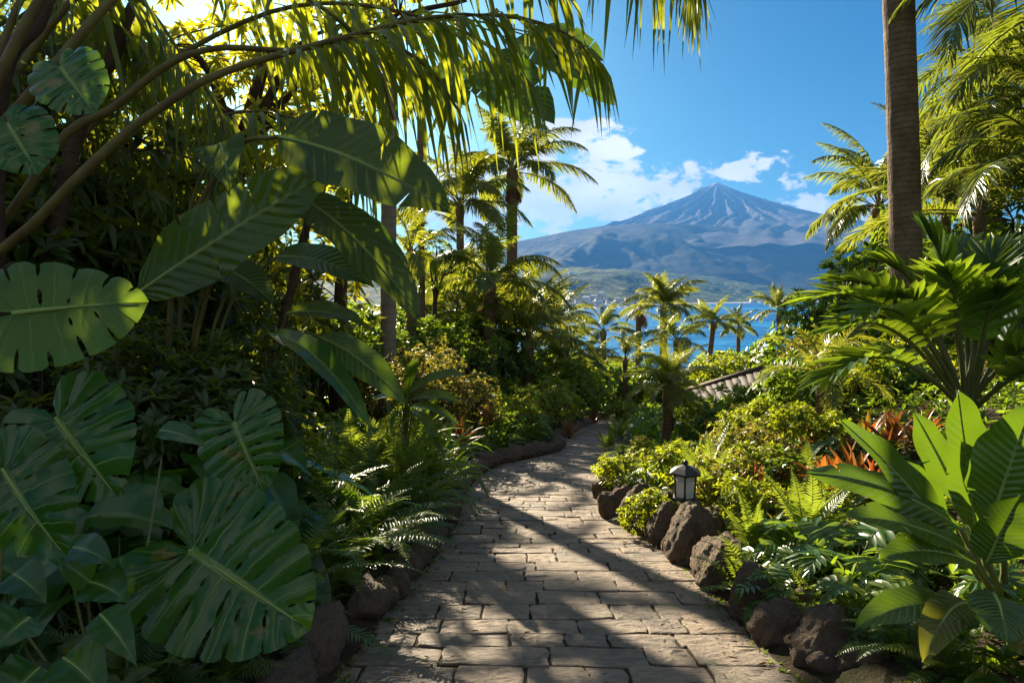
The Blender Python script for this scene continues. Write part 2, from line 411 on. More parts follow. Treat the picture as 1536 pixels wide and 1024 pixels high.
def frond_on(mb, pts, n, ll, lw, rr=(.02, .004), s0=.18, al=(75, 25), be=(15, 15), dr=.35, jit=.12, lprof=None, lmi=0, rmi=1, fold=.25, seg=5, prof=(.5, 1, .8, .03), up=None):
    """pinnate frond along the spine pts (base to tip)"""
    pts = np.asarray(pts, float); m = len(pts)
    tube(mb, pts, np.linspace(rr[0], rr[1], m), seg, rmi, False)
    T = nrm(np.gradient(pts, axis=0))
    upv = np.array([0, 0, 1.0]) if up is None else np.asarray(up, float)
    s = np.linspace(s0, 1, n)
    f = s * (m - 1); i = np.clip(f.astype(int), 0, m - 2); fr = (f - i)[:, None]
    P = pts[i] * (1 - fr) + pts[i + 1] * fr; Tn = nrm(T[i] * (1 - fr) + T[i + 1] * fr)
    B = nrm(np.cross(Tn, upv)); Nn = np.cross(B, Tn)
    a = (s - s0) / (1 - s0)
    if lprof is None: lp = np.sin(PI * np.clip(.12 + .80 * a, 0, 1)) ** .7
    else: lp = np.interp(a, np.linspace(0, 1, len(lprof)), lprof)
    al_ = np.radians(al[0] + (al[1] - al[0]) * a); be_ = np.radians(be[0] + (be[1] - be[0]) * a)
    for sg in (-1, 1):
        aj = al_ + NR.normal(0, jit, n); bj = be_ + NR.normal(0, jit * 1.3, n)
        D = Tn * np.cos(aj)[:, None] + (B * sg * np.cos(bj)[:, None] + Nn * np.sin(bj)[:, None]) * np.sin(aj)[:, None]
        Nl = Nn * np.cos(bj)[:, None] - B * sg * np.sin(bj)[:, None] + NR.normal(0, .12, (n, 3))
        L = ll * lp * NR.uniform(.88, 1.08, n)
        leaflets(mb, P, D, Nl, L, lw * (.45 + .55 * lp), dr * NR.uniform(.45, 1.5, n), lmi, fold, prof)
def arc(L, e0, bend, n=12, pw=1.3, az=0, org=(0, 0, 0), side=0):
    """spine that starts at elevation e0 (deg) and bends down by bend (deg) over its length"""
    t = np.linspace(0, 1, n); th = np.radians(e0 - bend * t ** pw)
    ds = L / (n - 1)
    x = np.concatenate([[0], np.cumsum(np.cos(th[:-1]) * ds)]); z = np.concatenate([[0], np.cumsum(np.sin(th[:-1]) * ds)])
    y = side * L * t ** 2
    c, s_ = math.cos(az), math.sin(az)
    return np.stack([x * c - y * s_, x * s_ + y * c, z], -1) + np.asarray(org, float)
def small_leaves(mb, P, D, N, L, W, droop=.15, mi=0):
    """a batch of 8-point pointed leaves"""
    P, D, N = np.asarray(P, float), nrm(D), np.asarray(N, float)
    S = nrm(np.cross(D, N)); N = np.cross(S, D); n = len(P)
    L = np.broadcast_to(np.asarray(L, float), (n,))[:, None, None]; W = np.broadcast_to(np.asarray(W, float), (n,))[:, None, None]
    T = np.array([[0, 0, 0], [.3, -.5, .07], [.32, 0, 0], [.3, .5, .07], [.68, -.36, .04], [.7, 0, -.02], [.68, .36, .04], [1, 0, -.05]])
    a, b, c = T[:, 0][None, :, None], T[:, 1][None, :, None], T[:, 2][None, :, None]
    V = P[:, None] + D[:, None] * a * L + S[:, None] * b * W + N[:, None] * c * L + DOWN * droop * L * a ** 2
    q = np.array([[2, 5, 4, 1], [3, 6, 5, 2]]); t = np.array([[0, 2, 1], [0, 3, 2], [4, 5, 7], [5, 6, 7]])
    off = (np.arange(n) * 8)[:, None, None]
    uv = np.broadcast_to(np.stack([T[:, 1] + .5, T[:, 0]], -1)[None], (n, 8, 2))
    mb.add(V, [(q[None] + off).reshape(-1, 4), (t[None] + off).reshape(-1, 3)], uv, mi)
def rand_dirs(n):
    return nrm(NR.normal(0, 1, (n, 3)))
def rosettes(mb, C, A, k, L, W, spread=(35, 85), droop=.2, mi=0):
    """k leaves round each tip C with axis A"""
    n = len(C); C = np.repeat(C, k, 0); A = np.repeat(nrm(A), k, 0)
    rd = rand_dirs(n * k); side = nrm(rd - A * (rd * A).sum(1)[:, None])
    an = np.radians(NR.uniform(spread[0], spread[1], n * k))[:, None]
    D = A * np.cos(an) + side * np.sin(an)
    Nn = A * np.sin(an) - side * np.cos(an) + rand_dirs(n * k) * .25
    small_leaves(mb, C, D, Nn, L * NR.uniform(.65, 1.15, n * k), W * NR.uniform(.7, 1.15, n * k), droop, mi)
def bigleaf(mb, base, tip, width, sag=.15, nh=(0, -.3, 1), prof='lance', fold=.25, wav=.03, seed=0, mi=0, rmi=1, n=18, rib=.012, curl=0, ctrl=None, tears=0):
    """large entire leaf along a bowed midrib"""
    base, tip = np.array(tuple(base)), np.array(tuple(tip)); rr = np.random.RandomState(seed)
    L = np.linalg.norm(tip - base)
    c = (base + tip) / 2 + np.array([0, 0, sag * L]) if ctrl is None else np.array(tuple(ctrl))
    t = np.linspace(0, 1, n)[:, None]
    sp = base * (1 - t) ** 2 + 2 * c * t * (1 - t) + tip * t ** 2
    T = nrm(np.gradient(sp, axis=0)); nh = np.array(nh, float)
    S = nrm(np.cross(T, nh)); N = np.cross(S, T)
    s = t[:, 0]
    if prof == 'lance': w = (s ** .62) * (1 - s) ** .75; w /= w.max()
    elif prof == 'broad': w = np.interp(s, [0, .06, .2, .4, .6, .8, .92, 1], [.05, .5, .9, 1, .92, .66, .34, 0])
    elif prof == 'heart': w = np.interp(s, [0, .03, .12, .3, .5, .7, .88, 1], [.3, .75, .97, 1, .82, .52, .2, 0])
    else: w = np.interp(s, [0, .08, .3, .55, .8, 1], [.25, .7, 1, .9, .55, 0])
    u = np.linspace(-1, 1, 9)
    ph = rr.uniform(0, 6, 2)
    V = []
    for i in range(n):
        for x in u:
            hw = width * .5 * w[i]
            side = 0 if x < 0 else 1
            wob = wav * width * abs(x) * math.sin(s[i] * (15 + 4 * side) + ph[side])
            lift = fold * abs(x) * hw - curl * hw * x * x
            V.append(sp[i] + S[i] * x * hw * math.cos(fold * .8) + N[i] * (lift + wob))
    uv = np.stack(np.broadcast_arrays((u / 2 + .5)[None, :], s[:, None]), -1)
    V = np.array(V).reshape(n, 9, 3); keep = np.ones((n - 1, 8), bool)
    for q in range(tears):
        i = int(rr.uniform(.2, .85) * (n - 2)); lo = rr.rand() < .5; dep_ = rr.choice([1, 2, 3])
        cols = range(0, dep_) if lo else range(8 - dep_, 8)
        for cc in cols: keep[i, cc] = False
        for cc in range(9):
            if (u[cc] < 0) == lo and u[cc] != 0:
                gq = max(0, (abs(u[cc]) - (1 - dep_ * .25)) / (dep_ * .25))
                if abs(u[cc]) >= 1 - dep_ * .25 - .01: V[i + 1, cc] = V[i, cc] + (V[i + 1, cc] - V[i, cc]) * (.06 + .5 * gq)
    mb.add(V, quads(n, 9)[keep.ravel()], uv, mi)
    if rib:
        tube(mb, sp - N * rib * .4, np.linspace(rib, rib * .25, n), 5, rmi, False)
OUTL = np.array([[r * math.cos(rad(p)), r * math.sin(rad(p))] for p, r in ((168, .22), (143, .47), (118, .56), (93, .60), (68, .66), (47, .75), (29, .86), (12, .97), (0, 1.05))])
def monstera(mb, J, tip, nh, seed, nl=8, wid=1.0, slit=.42, hole=.7, fold=.12, droop=.25, side_droop=.35, mi=0, rmi=1, rib=.02, notch=.34):
    """split leaf: J where the stalk joins, tip the leaf point, nh a hint for the normal"""
    rr = np.random.RandomState(seed)
    J, tip = np.array(tuple(J)), np.array(tuple(tip)); L = np.linalg.norm(tip - J)
    A = nrm(tip - J); Sd = nrm(np.cross(A, np.array(nh, float))); N = np.cross(Sd, A)
    tt = np.linspace(0, 1, len(OUTL)); fine = np.linspace(0, 1, 200)
    oc = curve(np.concatenate([OUTL, np.zeros((len(OUTL), 1))], 1), 200)[:, :2]
    nr_ = 26; rs = np.linspace(0, 1, nr_); nu = 6
    def point(t, r, sg, lob):
        Pa, Pb = np.interp(t, fine, oc[:, 0]), np.interp(t, fine, oc[:, 1]) * wid
        m = max(0, (t - notch) / (1 - notch)) ** 1.05 * .96
        r2 = r * lob
        a = m + (Pa - m) * r2 ** 1.15; b = Pb * r2 ** .9
        return a, b
    for sg in (-1, 1):
        te = np.linspace(0, 1, nl + 1) ** .82 + np.concatenate([[0], rr.uniform(-.2, .2, nl - 1) / nl, [0]])
        te[1:-1] = te[1:-1] * .97 + .01
        sl = [None] + [(rr.uniform(slit - .14, slit + .3), rr.uniform(.2, .36) * (1 if rr.rand() < .8 else .35)) for _ in range(nl - 1)] + [None]
        hl = [None] + [((rr.uniform(.25, .38), rr.uniform(.08, .14), rr.uniform(.10, .2)) if rr.rand() < hole else None) for _ in range(nl - 1)] + [None]
        h2 = [None] + [((rr.uniform(.13, .18), rr.uniform(.04, .06), rr.uniform(.14, .24)) if rr.rand() < hole * .7 else None) for _ in range(nl - 1)] + [None]
        def gap(k, r):
            g = 0
            if sl[k]: 
                r0, gw = sl[k]; x = np.clip((r - r0) / (1 - r0), 0, 1); g = gw * x ** .55 * (1.05 - .62 * x) * (1 if x > 0 else 0)
            for hh in (h2[k], hl[k]):
                if not hh: continue
                rc, rh, hw = hh
                if sl[k] and rc + rh > sl[k][0] - .04: continue
                q = 1 - ((r - rc) / rh) ** 2
                if q > 0: g = max(g, hw * math.sqrt(q))
            return g
        for k in range(nl):
            w = te[k + 1] - te[k]
            V = []; UVs = []
            for r in rs:
                ga, gb = gap(k, r) * .5, gap(k + 1, r) * .5
                for u in np.linspace(0, 1, nu):
                    t = te[k] + w * (ga + (1 - ga - gb) * u)
                    e = abs(2 * u - 1)
                    lob = 1 - (.055 + .03 * math.sin(k * 2.3 + seed)) * e ** 4 * (1 if (sl[k] or sl[k + 1]) else 0)
                    a, b = point(t, r, sg, lob)
                    z = fold * b - side_droop * b * b - droop * a * a * (1 if a > 0 else .4) + .034 * math.sin(PI * u) * r ** .7 + .022 * math.sin(6 * a + 4 * b * sg + seed) + .02 * math.sin(11 * t + seed) * r ** 3
                    V.append(J + L * (A * a + Sd * sg * b + N * z)); UVs.append([k + u, r])
            mb.add(V, quads(nr_, nu) if sg > 0 else quads(nr_, nu)[:, ::-1], UVs, mi)
    a = np.linspace(-.02, .97, 14)
    sp = J + L * (A * a[:, None] + N * (-droop * a * a + .004)[:, None])
    tube(mb, sp, np.linspace(rib, rib * .25, 14) * L, 6, rmi, False)

# ------------------------------------------------------------------ plant kinds
def place_mb(mb, src, mat4):
    m3 = np.array(mat4.to_3x3()); t = np.array(mat4.translation); off = mb.n
    for V, uv in zip(src.v, src.uv):
        mb.v.append(V @ m3.T + t); mb.uv.append(uv); mb.n += len(V)
    for f, m in zip(src.f, src.m): mb.f.append(f + off); mb.m.append(m)
def spin(az, tilt, sc=1, roll=0, loc=(0, 0, 0)):
    return Matrix.Translation(loc) @ Matrix.Rotation(az, 4, 'Z') @ Matrix.Rotation(-tilt, 4, 'Y') @ Matrix.Rotation(roll, 4, 'X') @ Matrix.Scale(sc, 4)
KINDS = {}
class Rosette:
    """a plant whose leaves all leave one point: the leaves are parts when it stands near, one foliage mesh when far"""
    def __init__(s, name, cat, gen, n, mats, part='frond', nv=4, tilt=(-12, 14), levels=None, stem=None, sizes=(.75, 1.05)):
        s.name, s.cat, s.n, s.part, s.tilt, s.sizes = name, cat, n, part, tilt, sizes
        s.lv = levels or 3
        s.src = [[gen(l / max(1, s.lv - 1), k) for k in range(nv)] for l in range(s.lv)]
        s.mats = mats
        s.leaf = [[b.mesh(part, mats) for b in row] for row in s.src]
        s.whole = []
        for v in range(3):
            mb = MB()
            for l, k, mt in s.layout(random.Random(v + 40)): place_mb(mb, s.src[l][k], mt)
            s.whole.append(mb.mesh('foliage', mats))
        s.cnt = 0
    def layout(s, r):
        for i in range(s.n):
            t = (i + .5) / s.n
            l = min(s.lv - 1, int(t * s.lv)); k = r.randrange(len(s.src[0]))
            yield l, k, spin(i * 2.39996 + r.uniform(-.3, .3), rad(r.uniform(*s.tilt)), r.uniform(*s.sizes), r.uniform(-.25, .25))
    def put(s, loc, sc, label, group=None, rz=None, near=False, mats=None):
        s.cnt += 1
        rz = U(0, 6.28) if rz is None else rz
        if not near:
            o = link(s.whole[s.cnt % 3], s.name, loc, (U(-.06, .06), U(-.06, .06), rz), sc)
            return tag(o, label, s.cat, group)
        t = thing(s.name, label, s.cat, loc, rz, group, sc)
        for l, k, mt in s.layout(R):
            o = link(s.leaf[l][k], s.part, parent=t); o.matrix_local = mt
        return t
def gen_fern(mat_l, L=.62, n=24, ll=.10, lw=.017, bend=85, e=(80, 28)):
    def gen(lv, k):
        mb = MB()
        frond_on(mb, arc(L * (1 - .12 * (k % 2)), e[0] + (e[1] - e[0]) * lv, bend - 15 * lv, 12, 1.4, side=NR.uniform(-.12, .12)), n, ll, lw, (.0045, .0015), .12, (80, 55), (8, 8), .12, .06,
                 [.45, .8, 1, .98, .85, .6, .32, .1], 0, 1, .3, 4, (.8, 1, .7, .03))
        return mb
    return gen
KINDS['fern'] = Rosette('fern', 'fern', gen_fern(None), 20, [M['fern'], M['stalk']])
KINDS['fernl'] = Rosette('fern', 'fern', gen_fern(None, .56, 20, .09, .018, 75), 18, [M['fernl'], M['stalk']])
KINDS['fernbig'] = Rosette('fern', 'fern', gen_fern(None, .85, 34, .12, .018, 70, (72, 20)), 22, [M['fern'], M['stalk']])
KINDS['fernup'] = Rosette('fern', 'fern', gen_fern(None, .75, 30, .11, .022, 42, (86, 55)), 11, [M['fernl'], M['stalk']])
def gen_strap(L, W, bend, e=(85, 35), fold=.5):
    def gen(lv, k):
        mb = MB(); sp = arc(L * (.8 + .1 * k), e[0] + (e[1] - e[0]) * lv, bend, 10, 1.7, side=NR.uniform(-.15, .15))
        T = nrm(np.gradient(sp, axis=0)); S = nrm(np.cross(T, [0, 0, 1.0]) + 1e-6); N = np.cross(S, T)
        s = np.linspace(0, 1, 10); w = W * .5 * np.interp(s, [0, .15, .5, .8, 1], [.6, .85, 1, .7, .03])
        V = np.stack([sp - S * w[:, None] + N * w[:, None] * fold, sp, sp + S * w[:, None] + N * w[:, None] * fold], 1)
        mb.add(V, quads(10, 3), np.stack(np.broadcast_arrays(np.array([0, .5, 1])[None], s[:, None]), -1))
        return mb
    return gen
KINDS['strap'] = Rosette('strap_leaf_plant', 'plant', gen_strap(.85, .055, 105), 26, [M['mid']], 'leaf')
KINDS['strapd'] = Rosette('strap_leaf_plant', 'plant', gen_strap(.75, .05, 115), 26, [M['dark']], 'leaf')
KINDS['strapl'] = Rosette('grassy_plant', 'plant', gen_strap(.5, .026, 120), 40, [M['yel']], 'leaf')
KINDS['brom'] = Rosette('bromeliad', 'plant', gen_strap(.36, .045, 35, (85, 30)), 22, [M['red']], 'leaf')
KINDS['bromt'] = Rosette('bromeliad', 'plant', gen_strap(.40, .05, 45, (82, 25)), 24, [M['redtip']], 'leaf')
KINDS['bromy'] = Rosette('bromeliad', 'plant', gen_strap(.36, .04, 55, (82, 25)), 26, [M['gold']], 'leaf')
def gen_lobed(L, pet, n=9, ll=.16, lw=.052, e=(72, 35), bend=60):
    def gen(lv, k):
        mb = MB()
        el = e[0] + (e[1] - e[0]) * lv
        p = arc(pet, el, 18, 6); tube(mb, p, np.linspace(.008, .005, 6), 5, 1, False)
        d = p[-1] - p[-2]; e1 = math.degrees(math.atan2(d[2], d[0])) - 18
        sp = arc(L, e1, bend + 12 * k, 12, 1.1, org=p[-1])
        frond_on(mb, sp, n, ll, lw, (.005, .002), .02, (112, 22), (6, 4), .18, .06, [.62, .85, 1, 1, .92, .8, .66, .55, .55], 0, 1, .22, 4, (.75, .95, .9, .12))
        S = np.cross(nrm(np.gradient(sp, axis=0)), [0, 0, 1.0]); w = np.interp(np.linspace(0, 1, 12), [0, .2, .7, 1], [.02, .035, .028, .008]) * L / .4
        mb.add(np.stack([sp - S * w[:, None], sp, sp + S * w[:, None]], 1), quads(12, 3), np.stack(np.broadcast_arrays(np.array([.2, .5, .8])[None], np.linspace(0, 1, 12)[:, None]), -1))
        return mb
    return gen
KINDS['xan'] = Rosette('lobed_leaf_plant', 'plant', gen_lobed(.30, .30), 15, [M['gloss'], M['stalk']], 'leaf')
KINDS['xanl'] = Rosette('lobed_leaf_plant', 'plant', gen_lobed(.28, .26, 8, .15, .05), 15, [M['fernl'], M['stalk']], 'leaf')
def gen_heart(L, W, pet, e=(78, 30), mat=0):
    def gen(lv, k):
        mb = MB(); el = e[0] + (e[1] - e[0]) * lv
        p = arc(pet, el, 15, 6); tube(mb, p, np.linspace(.007, .005, 6), 5, 1, False)
        d = nrm(p[-1] * [1, 1, 0]); b = p[-1] - d * L * .12
        bigleaf(mb, b, b + d * L * .9 + np.array([0, NR.uniform(-.1, .1) * L, -L * (.35 + .15 * k)]), W, .16, (.4, 0, 1), 'heart', .2, .03, k + int(lv * 10), 0, 1, 12, .004)
        return mb
    return gen
KINDS['heart'] = Rosette('heart_leaf_plant', 'plant', gen_heart(.30, .24, .42), 15, [M['heart'], M['stalk']], 'leaf', tilt=(-10, 10))
KINDS['heartb'] = Rosette('heart_leaf_plant', 'plant', gen_heart(.42, .30, .75), 15, [M['heart'], M['stalk']], 'leaf', tilt=(-10, 10))
KINDS['heartm'] = Rosette('broad_leaf_plant', 'plant', gen_heart(.34, .17, .34, (82, 35)), 14, [M['ban'], M['stalk']], 'leaf', tilt=(-10, 10))

class Shrub:
    def __init__(s, name, mat, rx, rz, lobes, tips, k, L, W, spread=(35, 85), droop=.15, nv=3, open_=.55, upb=.35):
        s.name = name; s.var = []; s.cnt = 0
        for v in range(nv):
            rr = np.random.RandomState(100 + v); fol = MB(); st = MB()
            lc = []
            for i in range(lobes):
                a = i * 2.4 + rr.uniform(-.4, .4); q = rr.uniform(.25, .75); h = rr.uniform(.35, 1.0)
                lc.append([rx * q * math.cos(a), rx * q * math.sin(a), rz * (.25 + h * .95)])
            lc = np.array(lc)
            for c in lc:
                n = tips // lobes
                d = nrm(rr.normal(0, 1, (n, 3)) + [0, 0, upb]); rad_ = rr.uniform(open_, 1.05, (n, 1)) ** .6
                P = c + d * rad_ * np.array([rx * .48, rx * .48, rz * .42]) * rr.uniform(.75, 1.2)
                P[:, 2] = np.maximum(P[:, 2], .03)
                ax = nrm(d + (P - [0, 0, rz * .5]) * .4 + [0, 0, .35])
                rosettes(fol, P, ax, k, L, W, spread, droop)
                tube(st, curve([(0, 0, -.05), c * [.35, .35, .4], c], 7), np.linspace(.018, .007, 7) * (rz / .8), 5, 0, False)
                for q in P[::max(1, n // 6)]: tube(st, curve([c * .8, q], 3), np.linspace(.006, .003, 3) * (rz / .8), 4, 0, False)
            s.var.append((fol.mesh('foliage', mat), st.mesh('stem', M['stem'])))
    def put(s, loc, sc, label, group=None, rz=None, near=False, mats=None):
        s.cnt += 1
        t = thing(s.name, label, 'shrub', loc, U(0, 6.28) if rz is None else rz, group, sc)
        f, st = s.var[s.cnt % len(s.var)]
        link(f, 'foliage', parent=t); link(st, 'stem', parent=t)
        return t
KINDS['shy'] = Shrub('shrub', M['yel'], .5, .55, 7, 150, 9, .12, .034)
KINDS['shm'] = Shrub('shrub', M['mid'], .5, .55, 7, 160, 8, .13, .042)
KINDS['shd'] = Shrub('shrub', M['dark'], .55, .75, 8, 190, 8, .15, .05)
KINDS['shg'] = Shrub('shrub', M['gold'], .5, .6, 8, 220, 8, .09, .028)
KINDS['shr'] = Shrub('shrub', M['redtip'], .5, .55, 7, 140, 9, .11, .032)
KINDS['hedge'] = Shrub('shrub', M['gold'], .8, 1.1, 11, 620, 8, .085, .032)
KINDS['tall'] = Shrub('shrub', M['dark'], .9, 1.5, 12, 420, 8, .2, .06)
KINDS['tally'] = Shrub('shrub', M['mid'], .9, 1.3, 12, 420, 8, .17, .05)
KINDS['far'] = Shrub('bush', M['mid'], 1.6, 1.6, 12, 420, 7, .3, .11)
KINDS['fary'] = Shrub('bush', M['yel'], 1.6, 1.5, 12, 420, 7, .26, .09)

# ---- palms
def gen_palmfrond(L, n, ll, lw, mats, e=(80, 45, 5), bend=(55, 75, 70), be=(25, 5), dr=.3, rr=(.022, .005), s0=.16, nv=2, al=(70, 25)):
    out = []
    for i in range(3):
        row = []
        for k in range(nv):
            mb = MB()
            frond_on(mb, arc(L * (1 - .1 * k), e[i], bend[i] + 12 * k, 18, 1.35, side=(-.12 + .22 * k)), n, ll, lw, rr, s0, al, be, dr, .1, [.35, .8, 1, 1, .95, .85, .65, .42, .2])
            row.append(mb.mesh('frond', mats))
        out.append(row)
    return out
PALM = {}
def palmset(key):
    if key in PALM: return PALM[key]
    if key == 'feather': v = gen_palmfrond(2.5, 76, .55, .036, [M['palm'], M['stalk']], (80, 48, 12), (50, 62, 58))
    elif key == 'feathery': v = gen_palmfrond(2.7, 84, .56, .042, [M['palmy'], M['stalk']], (80, 52, 16), (70, 95, 85), (15, -4), .5, (.022, .005), .2)
    elif key == 'coco': v = gen_palmfrond(3.2, 88, .58, .046, [M['palm'], M['stalk']], (80, 52, 14), (70, 92, 78), (12, -8), .55, (.024, .005), .2)
    elif key == 'cocoy': v = gen_palmfrond(3.1, 84, .58, .046, [M['palmy'], M['stalk']], (82, 56, 18), (66, 88, 78), (12, -8), .55, (.024, .005), .2)
    elif key == 'pygmy': v = gen_palmfrond(1.0, 52, .20, .012, [M['palmy'], M['stalk']], (82, 55, 15), (70, 85, 80), (20, 8), .25, (.010, .003))
    elif key == 'areca': v = gen_palmfrond(2.3, 54, .50, .035, [M['areca'], M['stalk']], (72, 45, 15), (95, 110, 95), (18, -6), .45, (.02, .005))
    elif key == 'cycad': v = gen_palmfrond(1.25, 26, .38, .05, [M['mid'], M['stalk']], (80, 55, 22), (30, 40, 48), (14, 4), .12, (.024, .006), .30, 3, (62, 18))
    elif key == 'dead': v = gen_palmfrond(1.3, 30, .3, .03, [M['dead'], M['dead']], (-60, -70, -75), (25, 15, 12), (-20, -20), .5, (.015, .004))
    PALM[key] = v
    return v
def trunk_mb(mb, h, r0, r1, lean=(0, 0), ring=.02, seg=14, n=None, flare=1.25, bow=0):
    n = n or max(8, int(h * 9))
    t = np.linspace(0, 1, n)
    pts = np.stack([lean[0] * t ** 1.3 + bow * np.sin(PI * t), lean[1] * t ** 1.3, -.15 + (h + .15) * t], -1)
    r = r0 + (r1 - r0) * t + r0 * (flare - 1) * np.exp(-t * h / .25) + NR.uniform(-ring, ring, n) * r0
    tube(mb, pts, r, seg, 0)
    return pts[-1]
def palm(label, loc, h, r, key, nfr, sc=1, lean=(0, 0), tmat='trunk', dead=0, group=None, name='palm_tree', tilt=0, cat='palm tree', bow=0, lv=(.3, .7)):
    t = thing(name, label, cat, loc, 0, group)
    mb = MB(); top = trunk_mb(mb, h, r, r * .85, lean, bow=bow); mb.obj('trunk', M[tmat], t)
    fs = palmset(key)
    cb = MB(); lathe(cb, [(r * .85, -.3 * sc), (r * 1.08, -.05 * sc), (r * .8, .14 * sc), (r * .2, .4 * sc)], 10)
    c = cb.obj('crown_base', M['trunkr'], t); c.location = top
    rz0 = U(0, 6)
    for i in range(nfr):
        q = (i + .5) / nfr
        l = 0 if q < lv[0] else (1 if q < lv[1] else 2)
        o = link(R.choice(fs[l]), 'frond', parent=t)
        o.matrix_local = spin(rz0 + i * 2.39996 + U(-.2, .2), rad(U(-10, 12) + tilt), sc * U(.85, 1.08), U(-.4, .4), tuple(np.array(top) + [0, 0, .08 * sc]))
    for i in range(dead):
        o = link(R.choice(palmset('dead')[i % 3]), 'dead_frond', parent=t)
        o.matrix_local = spin(i * 2.4, rad(U(-6, 14)), sc * U(.5, .9), 0, tuple(np.array(top) + [0, 0, -.12 * sc]))
    return t
def palm_at(label, px, py, Y, r, key, nfr, sc, **kw):
    """palm whose crown heart shows at (px,py)"""
    p = at(px, py, Y); lean = kw.pop('lean', (0, 0))
    x, y = p.x - lean[0], p.y - lean[1]
    gz = g1(x, y)
    return palm(label, (x, y, gz), max(.2, p.z - gz), r, key, nfr, sc, lean, **kw)

# ---- leafy tree
def leaf_tree(label, base, trunkpts, lobes, mat, clumps, k, L, W, name='broadleaf_tree', r0=.12, spread=(30, 100), droop=.25, limb=True, group=None):
    t = thing(name, label, 'tree', base, 0, group)
    b = np.array(base)
    tr = MB(); tp = curve([np.array(p) - b for p in trunkpts], 16)
    tube(tr, tp, np.linspace(r0, r0 * .4, 16), 9)
    cr = MB()
    for (c, rr) in lobes:
        c = np.array(c) - b; rv = np.array(rr if hasattr(rr, '__len__') else (rr, rr, rr))
        if limb: tube(tr, curve([tp[9], (tp[12] + c) / 2 + [0, 0, .15], c], 8), np.linspace(r0 * .45, .012, 8), 6, 0, False)
        n = int(clumps * rv[0] * rv[1])
        d = rand_dirs(n); q = NR.uniform(.35, 1.05, (n, 1)) ** .5
        P = c + d * q * rv + NR.normal(0, .06, (n, 3))
        rosettes(cr, P, nrm(d + rand_dirs(n) * .7 + [0, 0, -.1]), k, L, W, spread, droop)
        for p in P[::max(1, n // 7)]: tube(tr, curve([c, (c + p) / 2 + [0, 0, .05], p], 4), np.linspace(.014, .004, 4), 4, 0, False)
    tr.obj('trunk', M['bark'], t); cr.obj('crown', mat, t)
    return t

# ------------------------------------------------------------------ stones
def rock_mesh(seed, sub=4):
    import bmesh
    rr = random.Random(seed); bm = bmesh.new()
    bmesh.ops.create_icosphere(bm, subdivisions=sub, radius=1)
    cuts = [(Vector((rr.uniform(-1, 1), rr.uniform(-1, 1), rr.uniform(-.6, 1))).normalized(), rr.uniform(.68, .9)) for _ in range(9)]
    o = Vector((seed * 7.3, seed * 3.1, 0))
    for v in bm.verts:
        p = v.co.copy()
        for n, c in cuts:
            e = p.dot(n) - c
            if e > 0: p -= n * e * .75
        q = v.co
        p *= 1 + .20 * noise.noise(q * 1.3 + o) + .10 * noise.noise(q * 3.1 + o) + .07 * (.5 - abs(noise.noise(q * 5 + o))) + .06 * noise.noise(q * 9 + o) + .05 * (.4 - abs(noise.noise(q * 11 + o))) + .035 * noise.noise(q * 21 + o)
        if p.z < -.55: p.z = -.55 + (p.z + .55) * .3
        v.co = p
    me = bpy.data.meshes.new('rock'); bm.to_mesh(me); bm.free()
    for p in me.polygons: p.use_smooth = True
    me.materials.append(M['rock'])
    return me
ROCKS = [rock_mesh(i, 5) for i in range(6)]
KROCK = [rock_mesh(i + 20, 4) for i in range(6)]
BOUL = [  # px, base py, width px, height px, label
    (919, 783, 34, 40, 'small dark stone beside the path just before the lamp boulders, farthest of the round rocks'),
    (941, 783, 40, 48, 'small brown boulder beside the path under the bushy ferns'),
    (967, 800, 60, 62, 'tall pointed brown boulder left of the lantern boulders'),
    (1003, 826, 50, 58, 'narrow mossy boulder wedged against the lantern boulder'),
    (1042, 850, 82, 80, 'big rounded lava boulder directly beneath the garden lantern'),
    (1091, 842, 92, 62, 'wide dark boulder behind and above the round path edge boulder'),
    (1093, 893, 88, 78, 'round brown boulder touching the paving, downhill of the fern'),
    (1139, 948, 66, 84, 'dark upright boulder half covered by fern fronds'),
    (1186, 984, 82, 62, 'low brown boulder at the paving edge beneath the lobed leaves'),
    (1258, 1030, 98, 92, 'craggy dark boulder with a sharp ridge near the big leaf plant'),
    (1328, 1062, 90, 66, 'flat topped boulder in the lower corner under the big leaf plant'),
    (905, 752, 30, 28, 'small dark stone at the path edge where the trail bends'),
    (917, 712, 30, 22, 'flat dark stone in shade below the little yellow palm'),
]
for i, (px, py, w, h, lab) in enumerate(BOUL):
    d = 3.0
    for _ in range(30):
        x = xat(px, d); z = hpath(d) + .02
        d += (z * -1024 / (py - 440) - 0) * 0  # depth comes from the slope of the walk
        d = 1.2 / ((py - 440) / 1024 - .144)
        break
    d = min(d, 12)
    d2 = d + w / 1024 * d * .12
    s = w / 1024 * d / 2
    x = xat(px, d2); hz = h / 1024 * d
    o = link(ROCKS[i % 6], 'boulder', (x, d2, hpath(d) + hz * .40), (U(-.2, .2), U(-.2, .2), U(0, 6.28)), (s * 1.12, s * 1.05, hz * .66))
    tag(o, lab, 'boulder', 'boulders along the right side of the walk')
